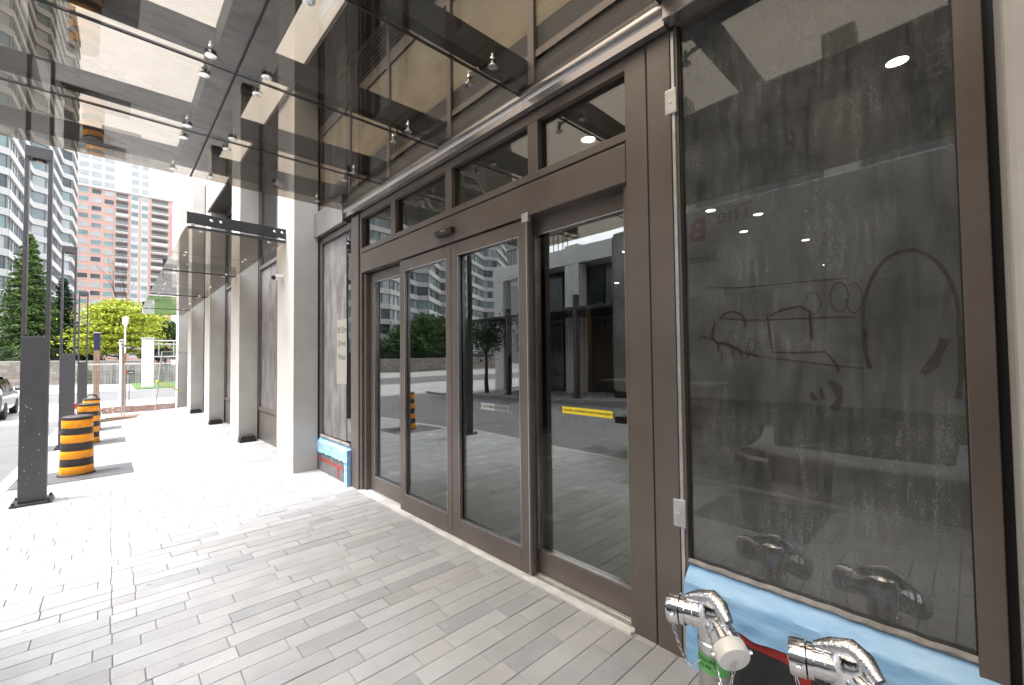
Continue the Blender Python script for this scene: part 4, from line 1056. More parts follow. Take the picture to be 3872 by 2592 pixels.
# ================================================================== PARKED VEHICLES
def wheel(t, x, y, z, r, w, sx):
    ty = MB().lathe([(r * .62, -w / 2), (r * .9, -w / 2), (r, -w * .36), (r, w * .36), (r * .9, w / 2), (r * .62, w / 2)], (x, y, z), (1, 0, 0), n=28).build('wheel', TYRE, t)
    MB().lathe([(r * .62, 0), (r * .58, .01), (r * .2, .0), (.02, .012)], (x + sx * w * .40, y, z), (sx, 0, 0), n=24).build('rim', RIM, ty)
    sp_ = MB()
    for i in range(5):
        a = 2 * math.pi * i / 5
        sp_.obox((x + sx * (w * .40 + .014), y + r * .36 * math.cos(a), z + r * .36 * math.sin(a)), (.008, 0, 0), (0, r * .25 * math.cos(a), r * .25 * math.sin(a)), (0, -.03 * math.sin(a), .03 * math.cos(a)))
    sp_.build('spoke', RIM, ty)
def car(x0, x1, y0, y1, zg, label, paint):
    t = thing('parked_car', label, 'car', ((x0 + x1) / 2, (y0 + y1) / 2, zg))
    L = y1 - y0; xc = (x0 + x1) / 2; hw = (x1 - x0) / 2
    def ring(f, zb, zs, zt, wb, wt):
        yy = y0 + L * f
        return [(xc - hw * wb, yy, zg + zb), (xc - hw, yy, zg + zb + .15), (xc - hw, yy, zg + zs - .05), (xc - hw * .96, yy, zg + zs), (xc - hw * wt, yy, zg + zt), (xc + hw * wt, yy, zg + zt), (xc + hw * .96, yy, zg + zs), (xc + hw, yy, zg + zs - .05), (xc + hw, yy, zg + zb + .15), (xc + hw * wb, yy, zg + zb)]
    sec = [ring(0, .42, .98, 1.0, .8, .8), ring(.02, .30, 1.06, 1.10, .92, .86), ring(.06, .26, 1.08, 1.14, .95, .88), ring(.10, .24, 1.08, 1.40, .95, .80), ring(.17, .22, 1.08, 1.70, .95, .74), ring(.30, .22, 1.08, 1.78, .95, .73), ring(.50, .22, 1.07, 1.77, .95, .73), ring(.60, .22, 1.06, 1.68, .95, .74), ring(.72, .22, 1.05, 1.13, .95, .86), ring(.86, .24, .99, 1.03, .95, .86), ring(.96, .30, .88, .92, .9, .8), ring(1.0, .42, .74, .78, .8, .7)]
    b = MB(); V = [p for s_ in sec for p in s_]; n = 10
    F = [(k * n + i, k * n + (i + 1) % n, (k + 1) * n + (i + 1) % n, (k + 1) * n + i) for k in range(len(sec) - 1) for i in range(n)] + [tuple(range(n - 1, -1, -1)), tuple(range(len(V) - n, len(V)))]
    b.add(V, F, True); body = b.build('body', paint, t)
    sb_ = body.modifiers.new('sub', 'SUBSURF'); sb_.levels = 2; sb_.render_levels = 2
    def wn(f0, f1, ft0, ft1, sx):
        w_ = MB(); e = .012
        ya, yb, yc, yd = (y0 + L * q for q in (f0, f1, ft1, ft0))
        xs = xc + sx * (hw * .94 + e); xt = xc + sx * (hw * .775 + e)
        P = [(xs, ya, zg + 1.12), (xs, yb, zg + 1.11), (xt, yc, zg + 1.60), (xt, yd, zg + 1.60)]
        w_.add(P, [(0, 1, 2, 3)]); w_.build('side_window', CARWIN, t)
    for sx in (-1, 1):
        wn(.13, .28, .18, .285, sx); wn(.295, .475, .30, .475, sx); wn(.49, .67, .49, .585, sx)
    b = MB(); b.add([(xc - hw * .78, y0 + L * .735, zg + 1.135), (xc + hw * .78, y0 + L * .735, zg + 1.135), (xc + hw * .64, y0 + L * .615, zg + 1.67), (xc - hw * .64, y0 + L * .615, zg + 1.67)], [(0, 1, 2, 3)]); b.build('windscreen', CARWIN, t)
    b = MB(); b.add([(xc - hw * .74, y0 + L * .060, zg + 1.17), (xc + hw * .74, y0 + L * .060, zg + 1.17), (xc + hw * .62, y0 + L * .135, zg + 1.62), (xc - hw * .62, y0 + L * .135, zg + 1.62)], [(0, 1, 2, 3)]); b.build('rear_window', CARWIN, t)
    for sx in (-1, 1):
        B(xc + sx * hw * .62, xc + sx * hw * .93, y0 + .0, y0 + L * .03, zg + .86, zg + 1.02).build('tail_lamp', TAIL, t, .02)
        B(xc + sx * hw * .5, xc + sx * hw * .85, y1 - L * .035, y1 - .01, zg + .62, zg + .75).build('headlamp', HEADL, t, .02)
        MB().lathe([(.05, 0), (.09, .03), (.09, .13), (.06, .16)], (xc + sx * (hw + .0), y0 + L * .655, zg + 1.14), (sx, 0, 0), n=12).build('door_mirror', paint, t)
        for f in (.31, .49): B(xc + sx * (hw - .01), xc + sx * (hw + .022), y0 + L * f, y0 + L * f + .17, zg + .93, zg + .96).build('door_handle', STEEL, t)
    B(xc - .26, xc + .26, y0 - .006, y0 + .02, zg + .70, zg + .82).build('number_plate', WHITEP, t)
    B(xc - hw * .9, xc + hw * .9, y0 - .02, y0 + .25, zg + .36, zg + .52).build('bumper', TRUCKDARK, t, .03)
    for sx in (-1, 1):
        for f in (.19, .80): wheel(t, xc + sx * (hw - .10), y0 + L * f, zg + .35, .35, .23, sx)
    return t
car(-4.95, -3.05, 25.8, 30.5, FARZ + .0, 'dark grey sport utility car parked across the street corner', CARPAINT)

# box truck on the driveway behind the camera (seen mirrored in the large window)
tz = -.12
tr = thing('box_truck', 'grey box truck with dark lettering standing on the driveway', 'truck', (-3.3, 1, tz))
B(-4.55, -2.10, -3.0, 4.93, 1.05, 4.22).build('box_body', TRUCKGREY, tr, .03)
for i in range(14): B(-4.5 + i * .18, -4.44 + i * .18, 4.93, 4.95, 1.1, 4.15).build('rear_door_rib', TRUCKGREY, tr)
B(-4.55, -2.098, -3.0, 4.94, .93, 1.05).build('side_rail', TRUCKDARK, tr)
B(-4.0, -2.65, -4.6, 4.7, .62, .93).build('chassis', TRUCKDARK, tr)
B(-4.5, -2.15, 4.7, 4.98, .42, .56).build('rear_bumper', TRUCKDARK, tr, .02)
for xx in (-3.9, -2.7): B(xx - .05, xx + .05, 4.75, 4.85, .5, .95).build('bumper_bracket', TRUCKDARK, tr)
for xx in (-4.42, -2.25): B(xx - .09, xx + .09, 4.93, 4.97, 1.1, 1.22).build('tail_lamp', TAIL, tr)
for yy in (3.4, -4.3):
    for sx, xx in ((1, -2.35), (-1, -4.3)): wheel(tr, xx, yy, tz + .5, .5, .3, sx)
MB().prism([(-3.1, .55), (-3.1, 2.9), (-3.4, 3.0), (-4.7, 2.9), (-5.2, 1.9), (-5.5, 1.7), (-5.5, .55)], lambda a, b_, t_: (t_, a, b_), -4.45, -2.2).build('cab', TRUCKRED, tr, .05)
B(-2.205, -2.185, -4.85, -3.7, 1.85, 2.7).build('cab_window', CARWIN, tr)
B(-4.3, -2.12, .2, 2.1, .42, .92).build('fuel_tank', TRUCKDARK, tr, .06)
def ts(yc, zc): return lambda u, v: (-2.092, yc + u, zc + v)
text_mesh('The', .34, ts(2.55, 4.0), 'lettering', TRUCKBRN, tr)
text_mesh('B', .5, ts(3.12, 3.84), 'lettering', TRUCKRED, tr, bold=.02)
text_mesh('Since', .22, ts(3.05, 3.38), 'lettering', TRUCKBRN, tr)
MB().lathe([(.42, 0), (.42, .004)], (-2.55, 4.952, 2.6), (0, 1, 0), n=28).build('round_emblem', TRUCKRED, tr)

# ================================================================== CONSTRUCTION FENCE AND CORNER
def fence_panel(p0, p1, zb, h, label, lean=(0, 0)):
    p0, p1 = Vector((*p0, zb)), Vector((*p1, zb)); up = Vector((lean[0], lean[1], h))
    t = thing('fence_panel', label, 'fence panel', tuple((p0 + p1) / 2), 'wire mesh site fence panels')
    for a, b_ in ((p0, p0 + up), (p1, p1 + up)): MB().cyl(a, b_, .021, n=10).build('post', GALV, t)
    for f in (.06, .995): MB().cyl(p0 + up * f, p1 + up * f, .019, n=10).build('rail', GALV, t)
    w = MB(); d = p1 - p0; L = d.length
    n = int(L / .075)
    for i in range(1, n): w.bar(p0 + d * (i / n) + up * .06, p0 + d * (i / n) + up * .995, .0045)
    for f in (.2, .34, .48, .62, .76, .9): w.bar(p0 + up * f, p1 + up * f, .0045)
    o = w.build('wire_mesh', GALV, t); o['kind'] = 'stuff'
    for q in (p0, p1): MB().obox(q + Vector((0, 0, .03)), (.10, 0, 0), (0, .28, 0), (0, 0, .03)).build('foot', GALV, t)
    return t
fence_panel((-1.0, 22.6), (.35, 22.5), -.42, 2.05, 'wire mesh fence panel behind the last traffic drum')
fence_panel((.42, 22.5), (2.05, 22.3), -.42, 2.05, 'wire mesh fence panel running up to the last stone column')
fence_panel((1.25, 21.3), (2.6, 23.4), -.40, 2.5, 'tilted wire mesh fence panel tied with a yellow strap', (.22, .1))
st = thing('yellow_strap', 'yellow tie-down strap stretched from the tilted fence panel', 'strap', (1.45, 21.6, .8))
MB().tube([(1.33, 21.35, .95), (1.40, 21.37, .93), (1.9, 21.8, .6), (2.3, 22.4, .4)], .016, 6).build('webbing', YELLOWST, st)
MB().lathe([(.05, 0), (.06, .03), (.04, .07)], (1.33, 21.35, .92), n=10).build('knot', YELLOWST, st)
mb_ = 0
for i, (xa, xb, yy, zz) in enumerate(((-.1, .75, 20.7, 0), (0, 1.0, 20.95, .0), (.1, .95, 21.2, 0), (.3, 1.2, 21.5, .0))):
    z = G(.4, yy) + .012
    o = MB().obox(((xa + xb) / 2, yy, z + .018), ((xb - xa) / 2, .03 * (i - 1), 0), (0, .07, 0), (0, 0, .018)).build('loose_plank', TIMBER, None)
    setp(o, ('shortest timber plank lying against the dark grating', 'straight timber plank lying second from the grating', 'timber plank lying third from the grating', 'skewed timber plank lying closest to the fence foot')[i], 'plank', 'loose planks at the fence')
om = thing('trench_grating', 'long dark slotted grating lying on the paving before the fence', 'grating', (.2, 20.3, G(.2, 20.3)))
for i in range(26): B(-.3 + i * .04, -.285 + i * .04, 20.2, 20.5, G(.2, 20.3) + .004, G(.2, 20.3) + .05).build('bar', IRON, om)
for yy in (20.2, 20.5): B(-.3, .74, yy - .012, yy + .012, G(.2, 20.3) + .002, G(.2, 20.3) + .055).build('edge_rail', TIMBER, om)
# low brick planter run behind the fence
lw = thing('low_brick_edging', 'low pinkish brick edging behind the mesh fence', 'edging', (.6, 24.4, -.42))
bx = []
for r_ in range(3):
    for i in range(11):
        x = -.9 + i * .34 + (r_ % 2) * .17
        bx.append((1, boxv(x, x + .325, 24.3, 24.5, -.42 + r_ * .09, -.42 + r_ * .09 + .082), BOXF, mat('pink_brick', (.40, .26, .22), .9, 0, (.33, .2, .17), 3, island=.2)))
pieces(lw, 'brick', bx, 300)

# timber posts, signal pole, sign, pillar
t = thing('timber_post', 'square timber post with a navy wrapped top', 'post', (-.51, 32, FARZ))
B(-.64, -.39, 31.88, 32.12, FARZ, 2.3).build('shaft', TIMBER, t, .01)
B(-.645, -.385, 31.875, 32.125, 2.3, 3.23).build('wrap', NAVY, t, .004)
B(-.65, -.38, 31.87, 32.13, 3.23, 3.26).build('cap', WHITEP, t)
t = thing('signal_post', 'timber post with white conduit pole and a camera head on top', 'post', (.45, 27, FARZ))
B(.42, .56, 26.9, 27.1, FARZ, 2.1).build('shaft', TIMBER, t, .01)
MB().cyl((.36, 26.9, FARZ), (.36, 26.9, 2.4), .045, n=12).build('conduit', WHITEP, t)
B(.30, .46, 26.8, 27.0, 2.40, 2.72).build('camera_case', WHITEP, t, .02)
MB().cyl((.40, 26.8, 2.5), (.52, 26.68, 2.42), .05, n=12).build('lens_barrel', BLACKSTEEL, t)
MB().tube([(.32, 26.78, 2.62), (.38, 26.76, 2.68), (.45, 26.78, 2.6)], .02, 8).build('cable', BLACKSTEEL, t)
t = thing('street_sign', 'small black and white sign with a red mark on a thin stake', 'sign', (.72, 29, FARZ))
B(.54, .90, 28.98, 29.0, 1.06, 1.24).build('board', mat('sign_black', (.02, .02, .04), .5), t)
B(.57, .66, 28.974, 28.98, 1.10, 1.20).build('red_mark', TAIL, t)
B(.69, .87, 28.974, 28.98, 1.13, 1.16).build('text_bar', WHITEP, t)
MB().cyl((.72, 29.02, FARZ), (.72, 29.02, 1.2), .015, n=8).build('stake', IRON, t)
t = thing('stone_pillar', 'white stone gate pillar on the lawn across the street', 'pillar', (2.3, 47, -.5))
MB().box(1.93, 2.68, 46.6, 47.3, -.5, 3.45).build('shaft', WHITECON, t, .02)
MB().box(1.88, 2.73, 46.55, 47.35, 3.45, 3.6).build('cap', CAP, t, .02)
t = thing('pipe_gantry', 'grey steel pipe gantry joined to the white stone pillar', 'gantry', (4.3, 47, 2.6))
for z in (3.35, 3.05, 2.0): MB().cyl((2.7, 47, z), (6.2, 47, z), .06, n=10).build('rail', GALV, t)
for x in (3.0, 4.0, 5.0, 6.0): MB().cyl((x, 47, -.5 if x == 6.0 else 2.0), (x, 47, 3.35), .04, n=8).build('upright', GALV, t)
t = thing('lantern_post', 'slim white lantern post in front of the golden tree', 'street lamp', (.84, 45, FARZ))
MB().cyl((.84, 45, FARZ), (.84, 45, 4.4), .06, .045, 12).build('pole', WHITEP, t)
MB().lathe([(.07, 4.4), (.17, 4.55), (.2, 5.0), (.12, 5.08), (.03, 5.15)], (.84, 45, 0), n=14).build('lantern', WHITEP, t)

# stone boundary wall with iron railing
def stone_wall(p0, p1, zb, h, label, railing=True):
    t = thing('boundary_wall', label, 'wall', (*((Vector(p0) + Vector(p1)) / 2), zb))
    a, b_ = Vector((*p0, zb)), Vector((*p1, zb)); d = b_ - a; L = d.length; d /= L; nrm = Vector((-d.y, d.x, 0))
    rs = int(h / .3); bl = []
    MB().obox(a + d * L / 2 + Vector((0, 0, h / 2)), d * L / 2, nrm * .17, Vector((0, 0, h / 2))).build('core', mat('mortar', (.24, .22, .2), .9), t)
    for r_ in range(rs):
        x = -random.random() * .5
        while x < L:
            w = random.uniform(.5, 1.1); x0, x1 = max(0, x) + .012, min(L, x + w) - .012
            if x1 - x0 > .08:
                j = random.uniform(.19, .215); c = a + d * (x0 + x1) / 2 + Vector((0, 0, (r_ + .5) * h / rs))
                m_ = MB().obox(c, d * (x1 - x0) / 2, nrm * j, Vector((0, 0, h / rs / 2 - .012)))
                bl.append((-c.length, m_.v, m_.f, ROCK))
            x += w
    pieces(t, 'stone', bl, 300, 'far_stones')
    MB().obox(a + d * L / 2 + Vector((0, 0, h + .06)), d * L / 2, nrm * .26, Vector((0, 0, .06))).build('coping', CAP, t)
    if railing:
        rl = thing('iron_railing', 'black iron railing along the ' + ('wall by the conifer' if p0[0] > -10 else 'long stone wall below the towers'), 'railing', (*((Vector(p0) + Vector(p1)) / 2), zb + h + .12))
        for z in (.2, 1.05): MB().bar(a + Vector((0, 0, h + .12 + z)), b_ + Vector((0, 0, h + .12 + z)), .04).build('rail', IRON, rl)
        n = int(L / .16); w = MB()
        for i in range(n + 1): q = a + d * (L * i / n) + Vector((0, 0, h + .12)); w.bar(q, q + Vector((0, 0, 1.15)), .022)
        o = w.build('bars', IRON, rl); o['kind'] = 'stuff'
    return t
stone_wall((-3.4, 62.5), (-12, 61.5), FARZ, 2.2, 'low sandstone boundary wall below the conifer')
stone_wall((-12.3, 61.4), (-46, 64), FARZ, 1.9, 'long sandstone boundary wall bordering the cross street')
t = thing('concrete_wall', 'plain beige concrete wall joined to the sandstone wall', 'wall', (-1.0, 62.6, FARZ))
B(-3.35, 3.4, 62.4, 62.8, FARZ, 1.62).build('panel', mat('beige_concrete', (.40, .37, .32), .85, 0, (.34, .31, .27), 1.0), t)
B(-3.4, 3.45, 62.3, 62.9, 1.62, 1.72).build('coping', CAP, t)
t = thing('garden_fence', 'grey board garden fence behind the lawn', 'fence', (3.5, 56, -.5))
for i in range(46):
    B(-1.2 + i * .2, -1.2 + i * .2 + .17, 56.0, 56.03, -.5, 1.25 + .03 * math.sin(i * 2.1)).build('board', mat('grey_boards', (.28, .27, .26), .9, 0, (.2, .19, .18), 2, island=.25), t)

# ================================================================== TREES
def crown_mesh(name, pts, nrm, size, m, parent, seed=1):
    r_ = np.random.default_rng(seed); n = len(pts)
    a = r_.normal(size=(n, 3)); a[:, 2] *= .6; a /= np.linalg.norm(a, axis=1, keepdims=True)
    b_ = np.cross(a, r_.normal(size=(n, 3))); b_ /= np.linalg.norm(b_, axis=1, keepdims=True)
    s_ = (size * r_.uniform(.6, 1.4, n))[:, None]
    off = np.array(WLOC[parent.name])
    P = pts - off
    V = np.stack([P - a * s_, P - b_ * s_ * .45, P + a * s_, P + b_ * s_ * .45], 1).reshape(-1, 3)
    me = bpy.data.meshes.new(name)
    me.vertices.add(4 * n); me.vertices.foreach_set('co', V.ravel())
    me.loops.add(4 * n); me.loops.foreach_set('vertex_index', np.arange(4 * n))
    me.polygons.add(n); me.polygons.foreach_set('loop_start', np.arange(n) * 4); me.polygons.foreach_set('loop_total', np.full(n, 4))
    me.materials.append(m); me.update(); me.validate()
    return link(name, me, parent)
def limb(b, p, d, L, r, depth, tips, rr):
    pts = [Vector(p)]; dd = Vector(d).normalized(); k = 4
    for i in range(k):
        dd = (dd + Vector((rr.uniform(-.18, .18), rr.uniform(-.18, .18), rr.uniform(-.05, .14)))).normalized()
        pts.append(pts[-1] + dd * L / k)
    b.tube(pts, [r * (1 - .5 * i / k) for i in range(k + 1)], 6)
    tips.append(pts[-1]); tips.append(pts[2])
    if depth > 0:
        for j in range(3):
            q = pts[2 + j % 3]; s_ = Vector((rr.uniform(-1, 1), rr.uniform(-1, 1), rr.uniform(-.1, .7)))
            limb(b, q, (dd + s_ * .9).normalized(), L * .62, r * .45, depth - 1, tips, rr)
def broad_tree(name, label, x, y, z0, h, rx, zc0, m, nleaf, size, seed, group=None, layer=False, bare=0, clump=.75):
    rr = random.Random(seed); r_ = np.random.default_rng(seed)
    t = thing(name, label, 'tree', (x, y, z0), group)
    b = MB(); tips = []
    hh = (h - zc0) / 2
    b.tube([(x, y, z0 - .1), (x + .05, y, z0 + zc0 * .5), (x - .03, y + .05, z0 + zc0), (x, y, z0 + h * .75)], [.03 * h, .024 * h, .018 * h, .006 * h], 10)
    for i in range(9):
        a = 2 * math.pi * i / 9 + rr.uniform(-.3, .3); zz = z0 + zc0 + (h - zc0) * rr.uniform(0, .6)
        limb(b, (x, y, zz), (math.cos(a), math.sin(a), rr.uniform(.1, .7)), rx * rr.uniform(.6, .95), .010 * h, 1, tips, rr)
    for i in range(bare):
        limb(b, (x + rr.uniform(-.3, .9), y, z0 + h * .8), (rr.uniform(-.3, .3), rr.uniform(-.2, .2), 1), h * .45, .004 * h, 2, [], rr)
    b.build('trunk', BARK, t)
    T = np.array([tuple(q) for q in tips])
    c = np.array([x, y, z0 + zc0 + hh])
    nc = 60
    u = r_.normal(size=(nc, 3)); u /= np.linalg.norm(u, axis=1, keepdims=True); u *= r_.uniform(.45, 1.0, (nc, 1)) ** .6
    C2 = c + u * np.array([rx, rx, hh])
    cen = np.concatenate([T, C2])
    if layer: cen[:, 2] = z0 + zc0 + np.round((cen[:, 2] - z0 - zc0) / .8) * .8
    k = r_.integers(0, len(cen), nleaf)
    sg = r_.uniform(.25, .6, len(cen))[k][:, None] * clump * rx / 3
    P = cen[k] + r_.normal(size=(nleaf, 3)) * sg * np.array([1.5, 1.5, .35 if layer else .9])
    crown_mesh('crown', P, None, size, m, t, seed)
    return t
def conifer(label, x, y, z0, h, r, m, n, size, seed, group=None):
    r_ = np.random.default_rng(seed)
    t = thing('conifer_tree', label, 'tree', (x, y, z0), group)
    b = MB(); b.tube([(x, y, z0 - .1), (x, y, z0 + h * .5), (x, y, z0 + h * .98)], [.022 * h, .013 * h, .002 * h], 8)
    P = []
    nb = 150
    for i in range(nb):
        f = (i + r_.uniform()) / nb; z = z0 + h * (.06 + .92 * f); a = i * 2.399 + r_.uniform(-.3, .3)
        L = r * (1 - f) ** .8 * r_.uniform(.65, 1.12) + .15
        d = np.array([math.cos(a), math.sin(a), 0])
        e = np.array([x, y, z]) + d * L + np.array([0, 0, -.10 * L])
        b.tube([(x, y, z), tuple((np.array([x, y, z]) + e) / 2 + np.array([0, 0, .06 * L])), tuple(e)], [.03, .02, .006], 4)
        k = int(n / nb * (.3 + 1.4 * (1 - f)))
        s_ = r_.uniform(.15, 1.05, k)[:, None]
        q = np.array([x, y, z]) + d * L * s_ + np.array([0, 0, 1]) * (-.10 * L * s_ ** 2)
        q = q + r_.normal(size=(k, 3)) * np.array([.22, .22, .10]) * (L * .5 + .25)
        P.append(q)
    b.build('trunk', BARK, t)
    crown_mesh('crown', np.concatenate(P), None, size, m, t, seed)
    return t
Z2 = FARZ
conifer('tall green conifer rising behind the sandstone wall', -6.75, 72, Z2, 16.8, 3.4, LEAF_CON, 26000, .17, 3)
conifer('dark narrow blue-green conifer beside the tall conifer', -4.3, 76, Z2, 12.6, 2.3, LEAF_DK, 16000, .16, 4)
broad_tree('locust_tree', 'golden yellow-green locust tree with bare upper twigs', .9, 70, Z2, 9.6, 3.9, 2.6, LEAF_YEL, 22000, .16, 5, None, True, 4, .9)
broad_tree('shade_tree', 'mid green tree between the golden tree and the brick tower', 5.6, 76, Z2, 7.6, 2.2, 2.0, LEAF_GRN, 9000, .16, 6)
broad_tree('shade_tree', 'dark green tree filling in behind the third column lamp', -2.4, 74, Z2, 6.8, 2.6, .8, LEAF_DK, 10000, .17, 8)
broad_tree('shade_tree', 'dense green tree on the left of the mirrored street', -33, 66, Z2, 9.6, 3.4, 1.6, LEAF_GRN, 12000, .24, 9, None, False, 0, .9)
broad_tree('shade_tree', 'low bushy green tree hugging the mirrored stone wall', -27.0, 67, Z2, 4.8, 3.0, .5, LEAF_GRN, 9000, .24, 10, None, False, 0, .9)
broad_tree('shade_tree', 'tall bushy tree above the long sandstone wall', -38.5, 69, Z2, 10.2, 3.8, 1.5, LEAF_GRN, 12000, .25, 11, None, False, 0, .9)
broad_tree('young_tree', 'young street tree in a pit on the opposite pavement', -9.9, 15.3, DR(0, 15) + .12, 4.4, 1.0, 1.4, LEAF_GRN, 3500, .07, 12, None, False, 0, 1.5)
broad_tree('young_tree', 'slim young tree beside the opposite lamp', -10.4, 20.4, DR(0, 20) + .12, 4.8, 1.0, 1.5, LEAF_GRN, 3500, .07, 13, None, False, 0, 1.5)
# shrubs by the gate
for i, (x, y) in enumerate(((.2, 58), (1.2, 57.4), (-1.3, 59), (3.2, 58.5))):
    r_ = np.random.default_rng(40 + i)
    t = thing('garden_shrub', ('pale flowering shrub in front of the grey board fence', 'mid green shrub directly left of the white stone pillar', 'pale shrub beside the beige concrete wall', 'green shrub behind the white stone pillar')[i], 'shrub', (x, y, Z2), 'shrubs behind the mesh fence')
    P = np.array([x, y, Z2 + .7]) + r_.normal(size=(1800, 3)) * np.array([.55, .5, .38])
    P[:, 2] = np.maximum(P[:, 2], Z2 + .05)
    crown_mesh('foliage', P, None, .09, LEAF_GRN if i % 2 else leafmat('pale_shrub', (.16, .20, .10), (.30, .32, .2)), t, 40 + i)
    b = MB()
    for k in range(5): b.tube([(x, y, Z2), (x + .3 * math.cos(k), y + .3 * math.sin(k), Z2 + .7)], [.03, .012], 5)
    b.build('stem', BARK, t)

# ================================================================== TOWERS
def zig_tower(label, path, z0, floors, fh, wall, bay_w, limit, depth=(-14, 10), group=None, spd=.95, wave=0):
    """apartment tower whose street face follows a plan polyline: projecting white spandrels, window bays with panes and mullions"""
    c = Vector((sum(p[0] for p in path) / len(path), sum(p[1] for p in path) / len(path), 0))
    t = thing('apartment_tower', label, 'building', (c.x, c.y, z0), group)
    H = floors * fh
    # body: polyline extruded back
    back = [(path[-1][0] + depth[0], path[-1][1] + depth[1]), (path[0][0] + depth[0], path[0][1] + depth[1])]
    poly = [tuple(p) for p in path] + back
    b = MB(); n = len(poly)
    P = [(x, y, z0) for x, y in poly] + [(x, y, z0 + H) for x, y in poly]
    b.add(P, [(i, (i + 1) % n, n + (i + 1) % n, n + i) for i in range(n)] + [tuple(range(n, 2 * n))])
    b.build('wall', wall, t)
    panes = []
    for f in range(floors):
        z = z0 + f * fh
        sb_ = MB()
        for (x0, y0), (x1, y1) in zip(path[:-1], path[1:]):
            a, e = Vector((x0, y0, 0)), Vector((x1, y1, 0)); d = e - a; L = d.length; d /= L
            nr = Vector((d.y, -d.x, 0))            # street side is right of travel
            sb_.obox(a + d * L / 2 + nr * .16 + Vector((0, 0, z + spd / 2)), d * (L / 2 + .10), nr * .22, Vector((0, 0, spd / 2)))
            k = max(1, int(round(L / bay_w))); w = L / k
            for i in range(k):
                m_ = random.choices(PANES, [.26, .16, .38, .20])[0]
                q = a + d * (w * (i + .5)) + nr * .04 + Vector((0, 0, z + spd + (fh - spd) / 2))
                bx_ = MB().obox(q, d * (w / 2 - .07), nr * .05, Vector((0, 0, (fh - spd) / 2 - .05)))
                panes.append((-(q - Vector(EYE)).length - 3 * abs(z - 22), bx_.v, bx_.f, m_))
                if f % 2 == 0 or True:
                    sb2 = None
        sb_.build('spandrel', PALE, t)
    pieces(t, 'window', panes, limit, 'more_windows')
    b = MB()
    for (x0, y0), (x1, y1) in zip(path[:-1], path[1:]):
        a, e = Vector((x0, y0, 0)), Vector((x1, y1, 0)); d = e - a; L = d.length; d /= L; nr = Vector((d.y, -d.x, 0))
        k = max(1, int(round(L / bay_w)))
        for i in range(k + 1):
            b.obox(a + d * (L * i / k) + nr * .10 + Vector((0, 0, z0 + H / 2)), d * .07, nr * .10, Vector((0, 0, H / 2)))
    b.build('mullion', mat('grey_mullion', (.23, .23, .24), .6), t)
    return t
DARKT = mat('tower_dark_wall', (.22, .215, .21), .7)  # even dark grey for tower bodies and the opposite core
zig_tower('grey glass apartment tower with stepped bays and white floor bands',
          [(-78, 100), (-66, 90), (-62, 91), (-52, 84), (-49, 85), (-41, 77), (-39, 78), (-32, 73), (-27, 72), (-25.5, 73), (-19, 73), (-17.5, 74.5), (-13.4, 74.5), (-13.0, 76), (-12.0, 88), (-10.6, 89), (-9.9, 105), (-8.3, 106), (-7.5, 122), (-6.2, 123), (-5.9, 133)], Z2, 27, 2.75, DARKT, 1.6, 300, (-16, 6))
zig_tower('distant pale apartment slab with white floor bands seen mirrored in the doors',
          [(-140, 150), (-118, 142), (-112, 146), (-92, 150), (-88, 146), (-66, 158), (-62, 166)], Z2, 30, 2.75, DARKT, 2.4, 60, (-4, 20))

# red brick tower
rt = thing('brick_tower', 'red brick apartment tower with white top floors and stacked balconies', 'building', (3.5, 205, Z2))
RY = 200.0
fh = 2.86; NF = 21
X0, X1 = -9.0, 16.3
B(X0, X1, RY, RY + 14, Z2, Z2 + NF * fh).build('wall', BRICK, rt)
B(X0 - .15, X1 + .15, RY - .4, RY + 14, Z2 + NF * fh, Z2 + (NF + 6) * fh).build('white_top_storeys', PALE, rt)
B(X0 + 6, X1 - 9, RY + 2, RY + 12, Z2 + (NF + 6) * fh, Z2 + (NF + 8) * fh).build('penthouse', PALE, rt)
cols_w = [(-8.2, -5.9), (-5.1, -2.8), (-2.0, .3)]
wins = []
for f in range(1, NF + 5):
    z = Z2 + f * fh
    yb = RY if f < NF else RY - .4
    for a, b_ in cols_w + [(4.9, 6.7), (7.6, 9.3)]:
        m_ = random.choices(PANES, [.15, .08, .52, .25] if f < NF else [.05, .0, .9, .05])[0]
        wins.append((f, boxv(a, b_, yb - .08, yb + .1, z + .95, z + 2.45), BOXF, m_))
pieces(rt, 'window', wins, 300)
for f in range(1, NF):
    z = Z2 + f * fh
    b = MB()
    for a, b_ in cols_w: b.box(a - .1, b_ + .1, RY - .14, RY, z + .78, z + .93)
    b.build('sill_course', PALE, rt)
    for a, b_, d in ((.9, 4.0, 1.2), (10.3, 14.9, 1.3)):
        B(a, b_, RY - .02, RY + .02, z + .2, z + 2.6).build('balcony_shade_panel', SHADE, rt)  # flat panel on the flush wall, recess shade painted as colour
        B(a - .1, b_ + .1, RY - d, RY - .02, z, z + .2).build('balcony_slab', BALC, rt)
        B(a - .1, b_ + .1, RY - d - .05, RY - d, z + .3, z + (.62 if f % 3 else 1.0)).build('balcony_rail', RAIL if f % 2 and a < 5 else BALC, rt)
        B(a - .1, b_ + .1, RY - d - .05, RY - d, z + 1.05, z + 1.14).build('balcony_rail', BALC, rt)
for a, b_ in ((4.7, 6.9), (7.4, 9.5)): B(a, b_, RY - .06, RY - .001, Z2 + fh, Z2 + NF * fh).build('white_strip', PALE, rt)
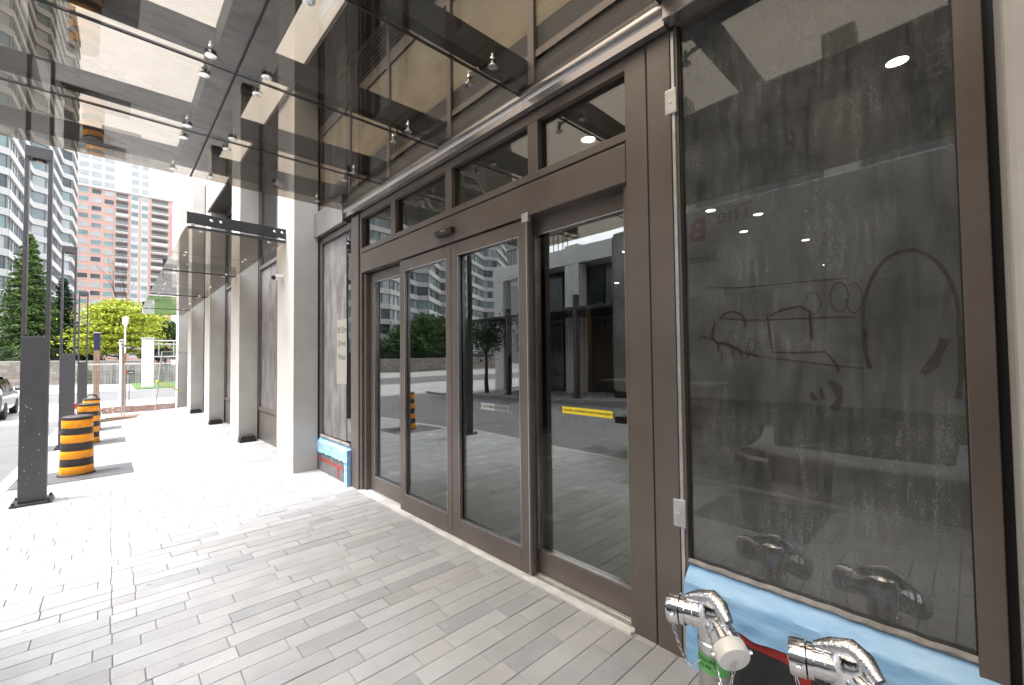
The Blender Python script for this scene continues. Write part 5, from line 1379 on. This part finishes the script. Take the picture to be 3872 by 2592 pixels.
for f in range(2, NF + 2):
    z = Z2 + f * fh
    B(X0 - 1.2, X0 - .02, RY - 1.0, RY + 3, z, z + .25).build('balcony_slab', BALC, rt)
    B(X0 - 1.2, X0 - .02, RY - 1.05, RY - 1.0, z + .35, z + 1.05).build('balcony_rail', RAIL, rt)

# ================================================================== OPPOSITE BUILDING (mirrored in the glass)
ob = thing('opposite_building', 'white framed podium across the driveway with dark shopfront glazing', 'building', (-16, 12, -.2))
ZB = -.5
for y0 in (-6.0, 2.4, 8.0, 14.0, 21.4):
    B(-13.2, -12.5, y0, y0 + .92, ZB, 12.6 if y0 < 9 else 7.6).build('column', WHITECON, ob, .02)
B(-13.15, -12.48, -12, 22.4, 6.55, 7.45).build('beam', WHITECON, ob, .02)
B(-13.15, -12.48, -12, 9.0, 10.9, 11.8).build('beam', WHITECON, ob, .02)
B(-20, -13.15, -12, 22.3, 6.6, 7.35).build('floor_slab', WHITECON, ob)
B(-20, -13.15, -12, 8.9, 11.0, 11.75).build('floor_slab', WHITECON, ob)
B(-13.9, -13.75, -12, 20.5, ZB, 6.55).build('shopfront', PANES[1], ob)
B(-14.4, -14.2, -12, 8.8, 7.45, 11.0).build('glazing', PANES[0], ob)
B(-14.45, -20, -12, 8.8, ZB, 11.0).build('core', DARKT, ob)
B(-14.45, -20, 8.8, 20.4, ZB, 6.6).build('core', DARKT, ob)
for i in range(24): B(-13.74, -13.66, -12 + i * 1.4, -11.92 + i * 1.4, ZB, 6.5).build('mullion', BRONZE_D, ob)
B(-13.0, -12.7, 19.1, 20.0, ZB, 6.5).build('dark_pier', BLACKSTEEL, ob)
B(-13.72, -13.60, -12, 20.5, 3.6, 3.8).build('rail', BRONZE_D, ob)
B(-13.7, -13.6, 9.2, 13.8, .1, 3.3).build('wood_doors', WOOD, ob)
B(-13.1, -9.6, 8.4, 21.9, 3.75, 3.9).build('canopy_edge', BLACKSTEEL, ob, .01)
for z in (8.3,):
    for i in range(20): B(-12.9, -12.87, 15.0 + i * .33, 15.03 + i * .33, 7.45, 8.5).build('balcony_bar', BLACKSTEEL, ob)
    B(-12.93, -12.85, 15.0, 21.4, 8.5, 8.56).build('balcony_rail', BLACKSTEEL, ob)
